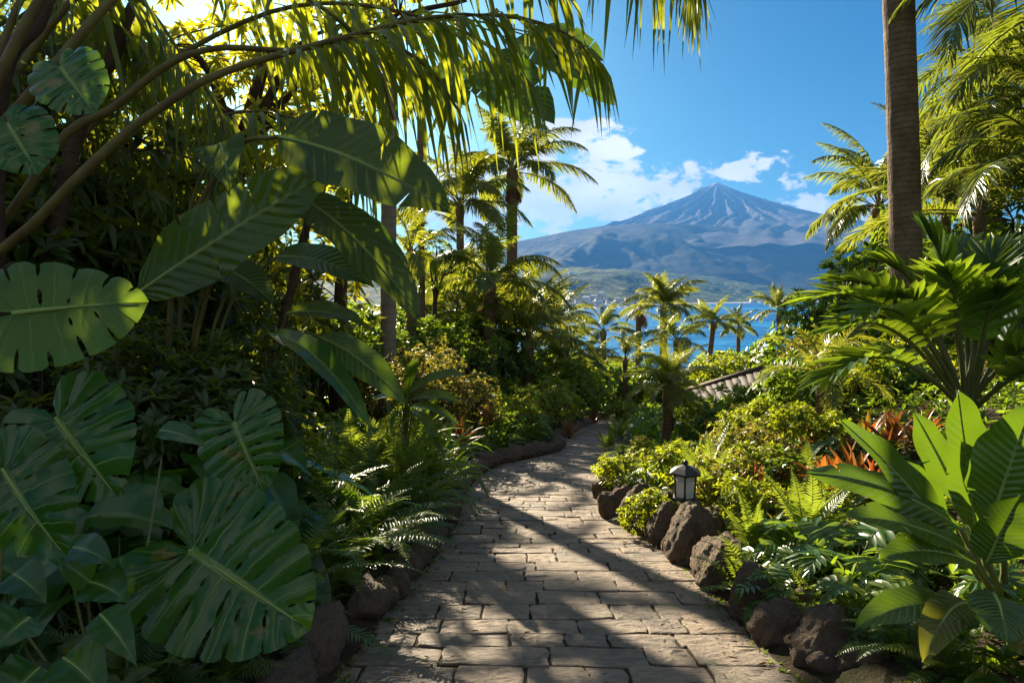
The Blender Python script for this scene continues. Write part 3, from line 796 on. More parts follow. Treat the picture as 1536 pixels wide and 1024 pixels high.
def kerb(d0, d1, off, step, lab, grp, sx=1, right=False):
    d = d0
    while d < d1:
        f = xr if right else xl
        x = float(f(d)); dx = float(f(d + .1) - f(d - .1)) / .2
        ang = math.atan2(1, dx); tl = math.sqrt(1 + dx * dx)
        L = step * U(.75, 1.2) * sx
        sgn = 1 if right else -1
        nx, ny = sgn * math.sin(ang), -sgn * math.cos(ang)
        s = U(.75, 1.2)
        if R.random() < .07: d += L / tl; continue
        o = link(R.choice(KROCK), 'kerb_stone', (x + nx * off * s, d + ny * off * s, float(hpath(d)) + .07 * s * sx), (U(-.15, .15), U(-.15, .15), ang + U(-.3, .3) + (PI if R.random() < .5 else 0)),
                 (L * .60, .105 * s * sx, .115 * s * sx))
        tag(o, lab, 'stone', grp)
        d += L / tl
kerb(1.7, 3.6, .13, .34, 'large rough dark kerb stone in deep shade at the near end of the fern bed', 'large kerb stones by the near ferns', 1.1)
kerb(3.7, 9.0, .10, .24, 'dark lava kerb stone overhung by ferns along the shaded edge of the walk', 'kerb stones below the fern bed')
kerb(9.0, 15.2, .10, .25, 'rounded grey kerb stone edging the bend of the walk below grassy clumps', 'kerb stones round the bend', 1.25)
kerb(16.2, 29, .10, .30, 'small dark kerb stone at the far planting bed with the red bromeliad', 'kerb stones of the far bed', 1.1)
rs = random.Random(77)
for i in range(26):
    d = 2.5 + i * .2; x = float(xr(d)) + rs.uniform(.08, .5); k = rs.uniform(.035, .075)
    tag(link(KROCK[i % 6], 'rock', (x, d, g1(x, d) + k * .35), (0, 0, rs.uniform(0, 6.28)), (k * rs.uniform(.9, 1.5), k, k * .9)), 'small lava rock packed between the boulders on the right', 'rock', 'small rocks packed between the boulders')
kerb(9.6, 26, .10, .45, 'dark stone half buried under leaves where the walk narrows far off', 'far stones under the bright bushes', 1.1, True)

# ------------------------------------------------------------------ garden lantern
def lantern():
    m, nt = newmat('dark_bronze_metal'); g = NT(nt)
    g.out(g.n('ShaderNodeBsdfPrincipled', {'Base Color': (.035, .035, .034), 'Roughness': .42, 'Metallic': .55}).outputs[0])
    gl, nt = newmat('frosted_glass'); g = NT(nt)
    p = g.n('ShaderNodeBsdfPrincipled', {'Base Color': (.85, .84, .78), 'Roughness': .25, 'Transmission Weight': .35, 'IOR': 1.25})
    g.out(p.outputs[0])
    wm = solid('candle_wax', (.75, .68, .5), (.7, .6, .42), 6, .5, 0)
    d = 4.95; p0 = at(1027, 775, d); x = p0.x; zb = p0.z
    k = d / 1024
    t = thing('garden_lantern', 'small black six sided lantern on a short post standing among the boulders', 'lantern', (x, d, zb - .12), .25)
    H = .12
    mb = MB(); lathe(mb, [(.042, -.12), (.042, .05), (.034, .07), (.031, H + .10), (.038, H + .115), (.038, H + .13)], 14); mb.obj('post', m, t, False)
    mb = MB(); z = H + 28 * k
    hexa = lambda prof, mb: lathe(mb, prof, 6)
    hexa([(.030, z - .022), (.085, z), (.098, z + .006), (.098, z + .016), (.08, z + .022)], mb); mb.obj('lower_ring', m, t, False)
    z1, z2 = z + .022, z + 47 * k * .82
    for i in range(6):
        a = i * PI / 3; b = (i + .5) * PI / 3
        mb = MB(); tube(mb, [(.078 * math.cos(a), .078 * math.sin(a), z1 - .004), (.088 * math.cos(a), .088 * math.sin(a), z2 + .004)], [.0065, .0065], 6); mb.obj('bar', m, t)
        mb = MB(); c0, c1 = .066, .074
        a2 = a + PI / 3
        V = []
        for q, zz in ((.070, z1), (.080, z2)):
            for r_ in (0, -.003):
                V += [((q + r_) * math.cos(a + .06), (q + r_) * math.sin(a + .06), zz), ((q + r_) * math.cos(a2 - .06), (q + r_) * math.sin(a2 - .06), zz)]
        mb.add(V, np.array([[0, 1, 5, 4], [3, 2, 6, 7], [0, 4, 6, 2], [1, 3, 7, 5], [4, 5, 7, 6], [0, 2, 3, 1]])); o = mb.obj('glass_pane', gl, t, False)
        mb = MB(); tube(mb, [((.0785) * math.cos(a), (.0785) * math.sin(a), z2 - .035), ((.0785) * math.cos(a2), (.0785) * math.sin(a2), z2 - .035)], [.003, .003], 5); mb.obj('crossbar', m, t)
    mb = MB(); hexa([(.085, z2), (.122, z2 + .004), (.126, z2 + .012), (.118, z2 + .02), (.075, z2 + .048), (.03, z2 + .066), (.018, z2 + .07)], mb); mb.obj('roof', m, t, False)
    mb = MB(); lathe(mb, [(.018, z2 + .069), (.012, z2 + .078), (.019, z2 + .088), (.014, z2 + .1), (.002, z2 + .108)], 12); mb.obj('finial', m, t)
    mb = MB(); lathe(mb, [(.028, z1 - .004), (.028, z1 + .07), (.02, z1 + .075), (.004, z1 + .09)], 14); mb.obj('candle', wm, t)
lantern()

# ------------------------------------------------------------------ hut roof among the bushes
def hut():
    wood = solid('weathered_roof_wood', (.075, .058, .042), (.042, .034, .026), 5, .8, .6, 24)
    wood2 = solid('dark_timber', (.12, .085, .055), (.08, .055, .035), 5, .8, .4, 20)
    A = np.array(at(1030, 588, 17.5)); B = np.array(at(1165, 549, 15.2))
    Cc = np.array(at(1180, 596, 13.3)); D = np.array(at(1052, 622, 15.2))
    base = (A + B + Cc + D) / 4; gz = g1(base[0], base[1])
    t = thing('garden_hut', 'low garden hut with weathered wavy plank roof half buried in bushes', 'hut', (base[0], base[1], gz))
    o = np.array([base[0], base[1], gz])
    mb = MB(); n = 13
    nrmv = nrm(np.cross(D - A, B - A)); nrmv = nrmv if nrmv[2] > 0 else -nrmv
    for i in range(n):
        a, b = i / n, (i + .97) / n
        P = lambda u, v: A * (1 - u) * (1 - v) + B * u * (1 - v) + Cc * u * v + D * (1 - u) * v - o
        rows = []
        for v in np.linspace(-.04, 1.04, 9):
            off = [nrmv * (.014 * math.sin(q * PI) + .03) for q in (0, .5, 1)]
            ww = .006 * math.sin(v * 17 + i * 2)
            rows.append([P(a + ww, v) + off[0] + nrmv * .02, P((a + b) / 2 + ww, v) + off[1], P(b + ww, v) + off[2]] + [P(b + ww, v) - nrmv * .04, P(a + ww, v) - nrmv * .04])
        mb.add(np.array(rows), [quads(9, 5, 0, True), np.arange(5)[None], (np.arange(5) + 40)[None]])
    rf = mb.obj('roof', wood, t)
    rb = MB(); tube(rb, [A - o + nrmv * .06, B - o + nrmv * .06], [.06, .06], 8); rb.obj('ridge_beam', wood2, rf)
    rb = MB(); tube(rb, [D - o - nrmv * .05, Cc - o - nrmv * .05], [.06, .06], 8); rb.obj('eave_beam', wood2, rf)
    # the far pitch and the walls below
    mb = MB(); back = nrm(np.array([nrmv[0], nrmv[1], 0])) * -1.6
    E, F_ = A - o + back - [0, 0, .7], B - o + back - [0, 0, .7]
    mb.add([A - o, B - o, F_, E] + [A - o - [0, 0, .06], B - o - [0, 0, .06], F_ - [0, 0, .06], E - [0, 0, .06]], np.array([[0, 1, 2, 3], [7, 6, 5, 4], [0, 4, 5, 1], [1, 5, 6, 2], [2, 6, 7, 3], [3, 7, 4, 0]])); mb.obj('roof_slope', wood, t, False)
    ins = [D - o + (A - D) * .15 + (Cc - D) * .08, Cc - o + (B - Cc) * .15 + (D - Cc) * .08, F_ * .92 + (D - o) * .08, E * .92 + (Cc - o) * .08]
    mb = MB(); V = [[*p[:2], -.2] for p in ins] + [[p[0], p[1], p[2] - .08] for p in ins]
    mb.add(V, np.array([[0, 1, 5, 4], [1, 2, 6, 5], [2, 3, 7, 6], [3, 0, 4, 7]])); mb.obj('wall', solid('dark_hut_wall', (.13, .09, .06)), t, False)
    for p in ins[:2]:
        mb = MB(); box(mb, (p[0] + .02, p[1] - .06, p[2] / 2 - .1), (.1, .1, p[2]), 0); mb.obj('post', wood2, t, False)
hut()

# ------------------------------------------------------------------ hand-placed near plants
def leaf_part(t, o, build, mats=None):
    pass
class NearPlant:
    def __init__(s, name, label, cat, base, group=None):
        s.b = np.array(tuple(base)); s.t = thing(name, label, cat, tuple(s.b), 0, group)
    def L(s, p): return np.array(tuple(p)) - s.b
    def petiole(s, leaf, pts, r, sm='stalk'):
        mb = MB(); tube(mb, curve([s.L(p) for p in pts], 14), np.linspace(r, r * .6, 14), 7); mb.obj('stalk', M[sm], leaf)
    def split(s, J, tip, nh, seed, mat='mons', stalk=None, r=.009, **kw):
        mb = MB(); monstera(mb, s.L(J), s.L(tip), nh, seed, **kw); o = mb.obj('leaf', [M[mat], M['rib']], s.t)
        if stalk: s.petiole(o, stalk + [J], r)
        return o
    def broad(s, base, tip, width, mat='ban', stalk=None, r=.012, **kw):
        mb = MB(); bigleaf(mb, s.L(base), s.L(tip), width, **kw); o = mb.obj('leaf', [M[mat], M['rib']], s.t)
        if stalk: s.petiole(o, stalk + [base], r, 'stalkb' if mat == 'band' else 'stalk')
        return o

# the split-leaf plants in the near left
p = NearPlant('split_leaf_plant', 'big holed split leaf plant with the widest dark leaf hanging over the kerb', 'plant', gp(250, 2.5))
b = p.b
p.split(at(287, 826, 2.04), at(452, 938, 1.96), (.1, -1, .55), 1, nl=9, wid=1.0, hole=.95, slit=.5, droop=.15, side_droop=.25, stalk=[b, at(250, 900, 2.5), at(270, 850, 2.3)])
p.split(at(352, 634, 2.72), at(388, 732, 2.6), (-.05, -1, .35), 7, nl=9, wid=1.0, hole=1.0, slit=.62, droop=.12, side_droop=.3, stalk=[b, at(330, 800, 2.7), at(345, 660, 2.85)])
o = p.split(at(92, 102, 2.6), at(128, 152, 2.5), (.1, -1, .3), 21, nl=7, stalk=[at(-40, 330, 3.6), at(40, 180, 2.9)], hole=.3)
p = NearPlant('split_leaf_plant', 'pale sunlit split leaf plant raising one great leaf at the picture edge', 'plant', gp(-60, 1.9))
b = p.b
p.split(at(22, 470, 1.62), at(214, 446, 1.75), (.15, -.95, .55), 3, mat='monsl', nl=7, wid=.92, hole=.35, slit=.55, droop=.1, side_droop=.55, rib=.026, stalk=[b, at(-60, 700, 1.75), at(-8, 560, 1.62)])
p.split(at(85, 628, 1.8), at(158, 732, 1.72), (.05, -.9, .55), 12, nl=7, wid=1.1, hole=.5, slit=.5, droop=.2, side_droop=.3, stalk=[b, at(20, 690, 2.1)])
p = NearPlant('split_leaf_plant', 'dark split leaf plant with a drooping torn leaf in the lower corner', 'plant', gp(-20, 1.75))
b = p.b
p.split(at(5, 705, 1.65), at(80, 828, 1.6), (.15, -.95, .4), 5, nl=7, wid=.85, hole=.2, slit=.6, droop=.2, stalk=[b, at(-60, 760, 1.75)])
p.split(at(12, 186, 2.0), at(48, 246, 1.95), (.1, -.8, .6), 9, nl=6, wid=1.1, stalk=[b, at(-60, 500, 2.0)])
# heart-leaved creepers at the lower left
p = NearPlant('heart_leaf_plant', 'low dark heart leaved plant at the lower corner below the split leaves', 'plant', gp(140, 1.9))
b = p.b
for i, (bx, by, tx, ty, w, d) in enumerate([(135, 872, 70, 835, .09, 1.8), (135, 872, 195, 905, .13, 1.75), (110, 820, 172, 850, .10, 1.8), (150, 920, 205, 998, .10, 1.65), (45, 925, -10, 975, .15, 1.6), (60, 1000, 5, 1060, .16, 1.6),
                                     (95, 985, 160, 1050, .15, 1.6), (240, 645, 312, 672, .09, 2.3), (20, 860, 70, 905, .12, 1.9)]):
    p.broad(at(bx, by, d + .08), at(tx, ty, d), w, 'heart', [b, at(bx, by + 60, d + .2)], .005, sag=.12, nh=(.1, -.6, .8), prof='heart', seed=i, n=14, rib=.004, fold=.2)

# the great arching palm whose stalks cross the upper left
def arching_palm():
    base = Vector((-3.4, 4.2, g1(-3.4, 4.2)))
    t = thing('arching_palm', 'huge clumping palm with thick arching stalks and hanging fronds across the upper left', 'palm tree', base)
    b = np.array(base); P = lambda *a: np.array(at(*a)) - b
    def fr(pts, n, ll, lw, r, s0, al=(70, 40), be=(-25, -35), dr=.9, mat=('hang', 'stalkb'), up=None):
        mb = MB(); sp = curve([np.zeros(3) + [U(-.1, .1), U(-.1, .1), -.05]] + pts, 34)
        frond_on(mb, sp, n, ll, lw, (r, r * .28), s0, al, be, dr, .27, [.6, .9, 1, 1, .95, .9, .8, .7, .5], 0, 1, .3, 8, (.45, 1, .62, .02), up)
        mb.obj('frond', [M[mat[0]], M[mat[1]]], t)
    fr([P(-150, 500, 4.2), P(0, 340, 4.2), P(98, 203, 4.2), P(168, 164, 4.3), P(250, 98, 4.3), P(330, 72, 4.4), P(440, 76, 4.5), P(560, 60, 4.6), P(640, 100, 4.6), P(690, 170, 4.6)], 20, .5, .05, .034, .66)
    fr([P(-120, 490, 3.9), P(31, 355, 3.9), P(117, 266, 3.9), P(195, 195, 4.0), P(266, 145, 4.0), P(324, 113, 4.1), P(420, 82, 4.2), P(520, 56, 4.3), P(640, 28, 4.4), P(760, 24, 4.4), P(850, 52, 4.4), P(905, 100, 4.4)], 44, .42, .042, .034, .58)
    fr([P(-110, 330, 3.9), P(16, 176, 3.9), P(90, 90, 3.9), P(168, 0, 4.0), P(260, -80, 4.1), P(420, -130, 4.2), P(600, -120, 4.3), P(760, -70, 4.4), P(860, 0, 4.4)], 30, .42, .042, .036, .58)
    fr([P(-130, 330, 3.8), P(-30, 170, 3.8), P(60, 0, 3.9), P(200, -180, 4.0), P(500, -270, 4.1), P(800, -230, 4.3), P(930, -150, 4.4), P(1010, -90, 4.5), P(1052, -30, 4.5)], 50, .46, .036, .036, .62)
    fr([P(-20, 250, 4.6), P(60, 60, 4.8), P(190, -60, 5.0), P(330, -60, 5.1), P(480, 10, 5.2), P(560, 90, 5.2), P(590, 180, 5.2)], 22, .55, .05, .032, .55)
    fr([P(-30, 330, 4.4), P(-10, 120, 4.6), P(50, -30, 4.8), P(130, -50, 4.8), P(220, 10, 5.0), P(290, 110, 5.0)], 22, .6, .05, .032, .5)
    fr([P(-80, 430, 4.9), P(60, 280, 4.9), P(200, 130, 5.0), P(400, 20, 5.2), P(560, 10, 5.4), P(720, 60, 5.5), P(800, 130, 5.5)], 26, .6, .05, .03, .55)
    fr([P(-60, 300, 5.2), P(40, 150, 5.3), P(140, 60, 5.4), P(240, 60, 5.5), P(320, 150, 5.5), P(350, 250, 5.5)], 40, .5, .042, .026, .35)
    fr([P(-60, 420, 5.6), P(60, 300, 5.7), P(180, 230, 5.8), P(290, 240, 5.8), P(370, 320, 5.8)], 36, .5, .042, .024, .35)
    fr([P(100, 400, 6.2), P(220, 240, 6.2), P(350, 170, 6.2), P(470, 190, 6.2), P(560, 280, 6.2)], 40, .5, .042, .024, .4)
    fr([P(-60, 200, 5.0), P(0, 60, 5.2), P(80, 0, 5.2), P(170, 20, 5.2), P(230, 100, 5.2)], 34, .5, .042, .024, .35)
    for q in ([P(-5, 172, 4.0), P(58, 31, 4.2), P(90, -60, 4.3)], [P(117, 190, 4.9), P(168, 90, 5.0), P(195, 20, 5.1), P(260, -90, 5.2)]):
        mb = MB(); sp = curve([np.array([.1, .1, 0])] + q, 24)
        tube(mb, sp, np.linspace(.06, .035, 24), 9); mb.obj('cane', M['bark'], t)
arching_palm()

# banana-like plant in the left middle
p = NearPlant('banana_plant', 'broad leaved banana plant with two huge dark leaves patched by sunlight', 'plant', gp(240, 4.2))
b = p.b
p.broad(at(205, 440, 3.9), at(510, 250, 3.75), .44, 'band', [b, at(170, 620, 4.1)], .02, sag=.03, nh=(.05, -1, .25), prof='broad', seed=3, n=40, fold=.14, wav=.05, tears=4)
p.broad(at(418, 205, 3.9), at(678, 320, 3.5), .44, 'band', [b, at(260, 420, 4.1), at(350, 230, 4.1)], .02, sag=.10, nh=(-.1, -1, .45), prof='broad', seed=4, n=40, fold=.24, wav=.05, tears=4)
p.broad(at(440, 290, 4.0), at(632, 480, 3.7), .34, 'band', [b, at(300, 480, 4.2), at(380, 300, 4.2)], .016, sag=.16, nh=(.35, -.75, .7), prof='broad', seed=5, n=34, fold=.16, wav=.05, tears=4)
p.broad(at(470, 300, 4.3), at(612, 398, 4.0), .22, 'heart', [b, at(330, 460, 4.3), at(430, 310, 4.3)], .012, sag=.14, nh=(.3, -.4, .9), prof='broad', seed=6)
p.broad(at(330, 215, 4.1), at(345, 290, 3.9), .30, 'band', [b, at(280, 350, 4.2)], .012, sag=.2, nh=(-.1, -.8, .6), prof='heart', seed=8)
p.broad(at(415, 385, 4.4), at(560, 430, 4.2), .26, 'ban', [b, at(340, 470, 4.4)], .012, sag=.16, nh=(.2, -.7, .7), prof='broad', seed=9)
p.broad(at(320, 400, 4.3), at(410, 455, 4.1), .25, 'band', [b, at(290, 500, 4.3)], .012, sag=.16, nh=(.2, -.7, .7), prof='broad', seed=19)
p = NearPlant('banana_plant', 'smaller banana plant with a glowing yellow green leaf above the ferns', 'plant', gp(430, 4.6))
b = p.b
p.broad(at(478, 505, 4.6), at(608, 605, 4.3), .24, 'ban', [b, at(440, 600, 4.6), at(450, 505, 4.65)], .012, sag=.14, nh=(.1, -.75, .6), prof='broad', seed=10, fold=.12)
p.broad(at(405, 500, 4.4), at(555, 640, 4.0), .22, 'heart', [b, at(400, 560, 4.5)], .012, sag=.25, nh=(.35, -.5, .8), prof='broad', seed=11)
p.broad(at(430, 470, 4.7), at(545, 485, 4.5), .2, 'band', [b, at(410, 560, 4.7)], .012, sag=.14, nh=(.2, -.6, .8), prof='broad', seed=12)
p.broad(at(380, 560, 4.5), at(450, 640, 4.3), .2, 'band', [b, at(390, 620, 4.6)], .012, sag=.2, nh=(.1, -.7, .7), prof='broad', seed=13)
p = NearPlant('banana_plant', 'strap leaved banana shoot with long thin leaves beside the pale trunk', 'plant', gp(600, 6.6))
b = p.b
for i, (bx, by, tx, ty, w, m_) in enumerate([(612, 590, 700, 562, .16, 'ban'), (615, 600, 690, 605, .16, 'ban'), (608, 600, 570, 560, .13, 'ban'), (612, 610, 690, 640, .11, 'mid'), (605, 610, 560, 600, .11, 'mid'), (610, 600, 625, 540, .12, 'ban'), (618, 615, 668, 690, .1, 'mid')]):
    p.broad(at(bx, by, 6.5), at(tx, ty, 6.4 - .1 * i), w, m_, [b], .012, sag=.22, nh=(.05, -.5, .9), prof='lance', seed=20 + i, n=16, rib=.006)

for px, d, sc in ((560, 6.3, 1.1), (600, 6.2, .95), (640, 6.9, 1.0), (665, 7.4, 1.0), (530, 5.6, 1.1), (590, 7.2, 1.2), (625, 6.4, .8)):
    KINDS['strap'].put((xat(px, d), d, g1(xat(px, d), d)), sc, 'green plant with long arching strap leaves round the banana shoot', 'strap leaved plants round the banana shoot')
for px, d, sc in ((225, 3.5, .9), (285, 3.7, 1.0), (330, 3.6, .9), (180, 3.3, .9), (370, 4.0, 1.0), (250, 3.1, .7), (140, 3.0, .9)):
    x_ = xat(px, d); KINDS['heartb'].put((x_, d, g1(x_, d)), sc, 'dark heart leaved plant hiding the stalks of the banana plant', 'heart leaved plants in front of the banana stalks')
# climbing plant with back-lit leaves in the top centre
p = NearPlant('climbing_vine', 'climbing vine with glowing back lit leaves hanging below the palm fronds', 'plant', Vector((-2.6, 6.2, g1(-2.6, 6.2))))
b = p.b
for i, (bx, by, tx, ty, w) in enumerate([(662, 92, 700, 160, .30), (700, 100, 798, 186, .36), (742, 78, 832, 187, .34), (800, 50, 905, 92, .34), (815, 62, 922, 158, .36), (650, 120, 668, 172, .24), (770, 60, 880, 120, .3)]):
    p.broad(at(bx, by, 6.1), at(tx, ty, 5.9), w, 'ban', [at(590, 40, 6.3), at((590 + bx) / 2, 30, 6.2)], .010, sag=.10, nh=(-.45, -.8, .55), tears=7, prof='broad', seed=30 + i, n=26, rib=.008, fold=.1)
mb = MB(); tube(mb, curve([np.array([0, 0, -.1]), p.L(at(420, 500, 6.2)), p.L(at(500, 200, 6.3)), p.L(at(590, 40, 6.3)), p.L(at(700, 0, 6.3))], 24), np.linspace(.05, .02, 24), 8); mb.obj('stem', M['bark'], p.t)

# the big-leaf plant at the lower right
p = NearPlant('big_leaf_plant', 'large paddle leaved plant with upright bright green leaves in the lower right', 'plant', gp(1508, 2.75))
b = p.b
LR = [  # base, tip (px), width m, depth base, depth tip, sag, normal hint, profile
    (1432, 812, 1262, 630, .155, 2.62, 2.45, .06, (-.5, -.6, .8), 'lance'),
    (1440, 792, 1210, 708, .150, 2.62, 2.35, .12, (-.2, -.8, .8), 'lance'),
    (1452, 826, 1266, 774, .145, 2.58, 2.30, .10, (-.1, -.7, .9), 'lance'),
    (1462, 790, 1436, 584, .235, 2.72, 2.62, .02, (.1, -1, .1), 'broad'),
    (1490, 770, 1548, 604, .28, 2.55, 2.50, .02, (-.25, -1, .15), 'broad'),
    (1440, 750, 1370, 617, .16, 2.9, 2.85, .05, (-.2, -.9, .4), 'broad'),
    (1480, 842, 1530, 742, .19, 2.4, 2.30, .05, (-.3, -.9, .35), 'broad'),
    (1440, 915, 1282, 942, .14, 2.45, 2.2, .18, (-.1, -.6, .9), 'lance'),
    (1452, 905, 1384, 992, .13, 2.4, 2.15, .30, (-.2, -.6, .9), 'lance'),
    (1490, 890, 1512, 966, .18, 2.25, 2.05, .25, (-.2, -.8, .7), 'broad'),
    (1462, 846, 1318, 838, .13, 2.5, 2.3, .16, (0, -.6, .9), 'lance'),
    (1500, 830, 1590, 690, .24, 2.7, 2.75, .05, (0, -1, .3), 'broad'),
    (1420, 770, 1335, 690, .13, 2.85, 2.8, .1, (-.3, -.7, .7), 'lance'),
    (1500, 900, 1560, 1000, .2, 2.3, 2.1, .2, (.2, -.8, .7), 'broad'),
]
for i, (bx, by, tx, ty, w, d1, d2, sg, nh, pf) in enumerate(LR):
    pb = at(bx, by, d1)
    mid = Vector(tuple(b)) * .5 + pb * .5 + Vector((.05, 0, -.02))
    p.broad(pb, at(tx, ty, d2), w * (.92 + .16 * R.random()), 'old' if i in (8, 13) else 'ban', [tuple(b + np.array([U(-.04, .04), U(-.04, .04), 0])), mid], .016, sag=sg, nh=nh, prof=pf, seed=50 + i, n=30, rib=.009, fold=.2, wav=.05, curl=.35 * (i % 4 == 1), tears=1 + (i % 3))

# the big fern palm on the right bank
def fern_palm():
    base = at(1448, 640, 5.0); gz = g1(base.x, 5.0)
    t = thing('fern_palm', 'big fern palm on the right bank with fat green stalks and lobed leaves', 'plant', (base.x, 5.0, gz))
    o = np.array([base.x, 5.0, gz]); h = base.z - gz + .12
    mb = MB(); trunk_mb(mb, max(.2, h), .10, .085, ring=.08); mb.obj('trunk', M['trunkr'], t)
    tips = [(1215, 448, 4.6), (1262, 420, 4.9), (1330, 395, 5.2), (1392, 352, 5.1), (1440, 372, 5.4), (1492, 382, 5.1), (1545, 372, 5.0), (1580, 440, 4.8), (1570, 520, 4.5), (1258, 492, 4.5), (1240, 566, 4.4), (1290, 470, 4.3), (1340, 440, 4.7), (1420, 410, 4.6), (1500, 440, 4.6), (1600, 560, 4.3), (1300, 530, 5.4)]
    for i, (px, py, d) in enumerate(tips):
        tp = np.array(at(px, py, d)) - o; b0 = np.array([0, 0, h]) + rand_dirs(1)[0] * .04
        L = np.linalg.norm(tp - b0)
        mid = b0 + (tp - b0) * .52 + np.array([0, 0, .16 * L])
        mb = MB()
        frond_on(mb, curve([b0, (b0 * .5 + mid * .5) + [0, 0, .03 * L], mid, (mid + tp) / 2 + [0, 0, .05 * L], tp], 20), 15, .36, .062, (.022, .005), .42, (68, 15), (18, 8), .12, .06, [.5, .85, 1, 1, .95, .85, .75, .65], 0, 1, .25, 7, (.7, 1, .85, .05))
        mb.obj('frond', [M['mid'], M['stalk']], t)
fern_palm()

# ------------------------------------------------------------------ planting
HT = dict(fern=.5, fernl=.45, fernbig=.62, fernup=.72, shy=.95, shm=.95, shr=.95, shg=1.0, shd=1.25, xan=.5, xanl=.45, strap=.7, strapd=.6, strapl=.42, brom=.36, bromt=.38, bromy=.34, heart=.5, heartb=.85, heartm=.45, hedge=1.9, tall=2.5, tally=2.2, far=2.8, fary=2.7)
def put(kind, x, d, sc, label, group=None, top=None, near=None, rz=None, dz=0):
    """plant of a kind rooted at (x,d); top = photo row its tip may not rise above"""
    z = g1(x, d) + dz
    if top is not None:
        room = -(top - 440) / 1024 * d - z
        sc = min(sc, room / HT[kind])
        if sc < .3: return None
    return KINDS[kind].put((x, d, z - .01), sc, label, group, rz, (d < 5.5) if near is None else near)
def putp(kind, px, d, sc, label, group=None, top=None, **kw): return put(kind, xat(px, d), d, sc, label, group, top, **kw)

# --- left bed, first row along the kerb
for d, off, s in ((2.15, .5, .55), (2.6, .55, .75), (3.05, .42, .85), (3.3, .85, 1.2), (3.75, .40, 1.0), (4.1, .8, 1.3), (4.5, .38, 1.0), (4.9, .75, 1.2), (5.3, .36, .9), (5.8, .7, 1.1), (6.2, .36, .8)):
    put('fernbig', float(xl(d)) - off, d, s, 'dark green fern with long arching fronds hanging over the shaded kerb', 'dark ferns along the near left kerb')
for d, off, s in ((2.4, .3, .5), (3.3, .28, .45), (4.1, .25, .42), (5.0, .25, .4), (2.9, .95, .7), (2.5, .9, .6)):
    put('fernl', float(xl(d)) - off, d, s, 'small light green fern tucked between the dark ferns at the kerb', 'light ferns by the left kerb')
for i in range(15):
    d = 5.6 + i * .25
    put(['fern', 'strapl', 'fernl'][i % 3], float(xl(d)) - U(.24, .75), d, U(.85, 1.15), 'bushy mid green fern clump overhanging the kerb before the walk bends', 'fern clumps before the bend', near=False)
for i in range(20):
    d = 9.2 + i * .29
    put(['strapl', 'strap', 'fern', 'fernl'][i % 4], float(xl(d)) - U(.36, .8), d, U(.75, 1.05), 'grassy clump with arching blades on the inner side of the bend', 'grassy clumps at the bend', near=False)
for i in range(26):
    d = 7 + i * .36
    put(['fern', 'shm', 'strap', 'fernl', 'xan'][i % 5], float(xl(d)) - U(.8, 1.5), d, U(.7, 1.0), 'leafy green plant in the middle of the left bed under the gold hedge', 'middle row of the left bed', top=590, near=False)
put('brom', float(xl(8.6)) - .55, 8.6, 1.0, 'orange red bromeliad standing alone among the green clumps of the left bed')
for x, d, s, k_ in ((-.95, 5.6, 1.25, 'fernup'), (-1.05, 6.3, 1.3, 'strap'), (-.9, 6.9, 1.2, 'fernup'), (-1.2, 7.5, 1.5, 'fernup'), (-1.15, 8.2, 1.4, 'strap'), (-1.3, 5.9, 1.5, 'fernup')):
    put(k_, x, d, s, 'tall feathery green plant standing just behind the kerb ferns', 'tall feathery plants behind the kerb ferns', top=535)
putp('brom', 855, 17.2, 1.5, 'rust red bromeliad right by the kerb at the far bed')
putp('brom', 850, 19.5, 1.5, 'taller rust red bromeliad behind the kerb bromeliad', dz=.5)
putp('brom', 893, 25.5, 1.6, 'dull red bromeliad at the far end of the left bed')
putp('bromt', 735, 11.5, 1.1, 'red tipped bromeliad in front of the gold tipped hedge', dz=.5)
for i in range(14):
    d = 16.6 + i * .75
    put(['shm', 'shd', 'fern', 'strap'][i % 4], float(xl(d)) - U(.6, 1.6), d, U(.9, 1.3), 'dense green bush in the far bed beside the last stretch of the walk', 'bushes of the far bed', top=588, near=False)
for i in range(20):
    d = 15 + i * .9
    put(['shd', 'shm', 'shy', 'tally'][i % 4], float(xl(d)) - U(2.0, 4.2), d, U(1.1, 1.6), 'tall green bush behind the far bed in front of the palms', 'bushes behind the far bed', top=520, near=False)
for px, d, s in ((585, 10.6, .9), (640, 11.6, 1.05), (700, 12.6, 1.0), (612, 13.5, 1.2)):
    putp('hedge', px, d, s, 'gold tipped hedge shrub glowing behind the fern bed by the pale trunk', 'gold tipped hedge', top=487 if px < 620 else 500)
for px, d, s in ((762, 13.6, 1.35), (800, 15.6, 1.4), (835, 18.5, 1.6)):
    putp('shy', px, d, s, 'bright lime bush rising over the inner side of the bend', 'lime bushes over the bend', top=562)
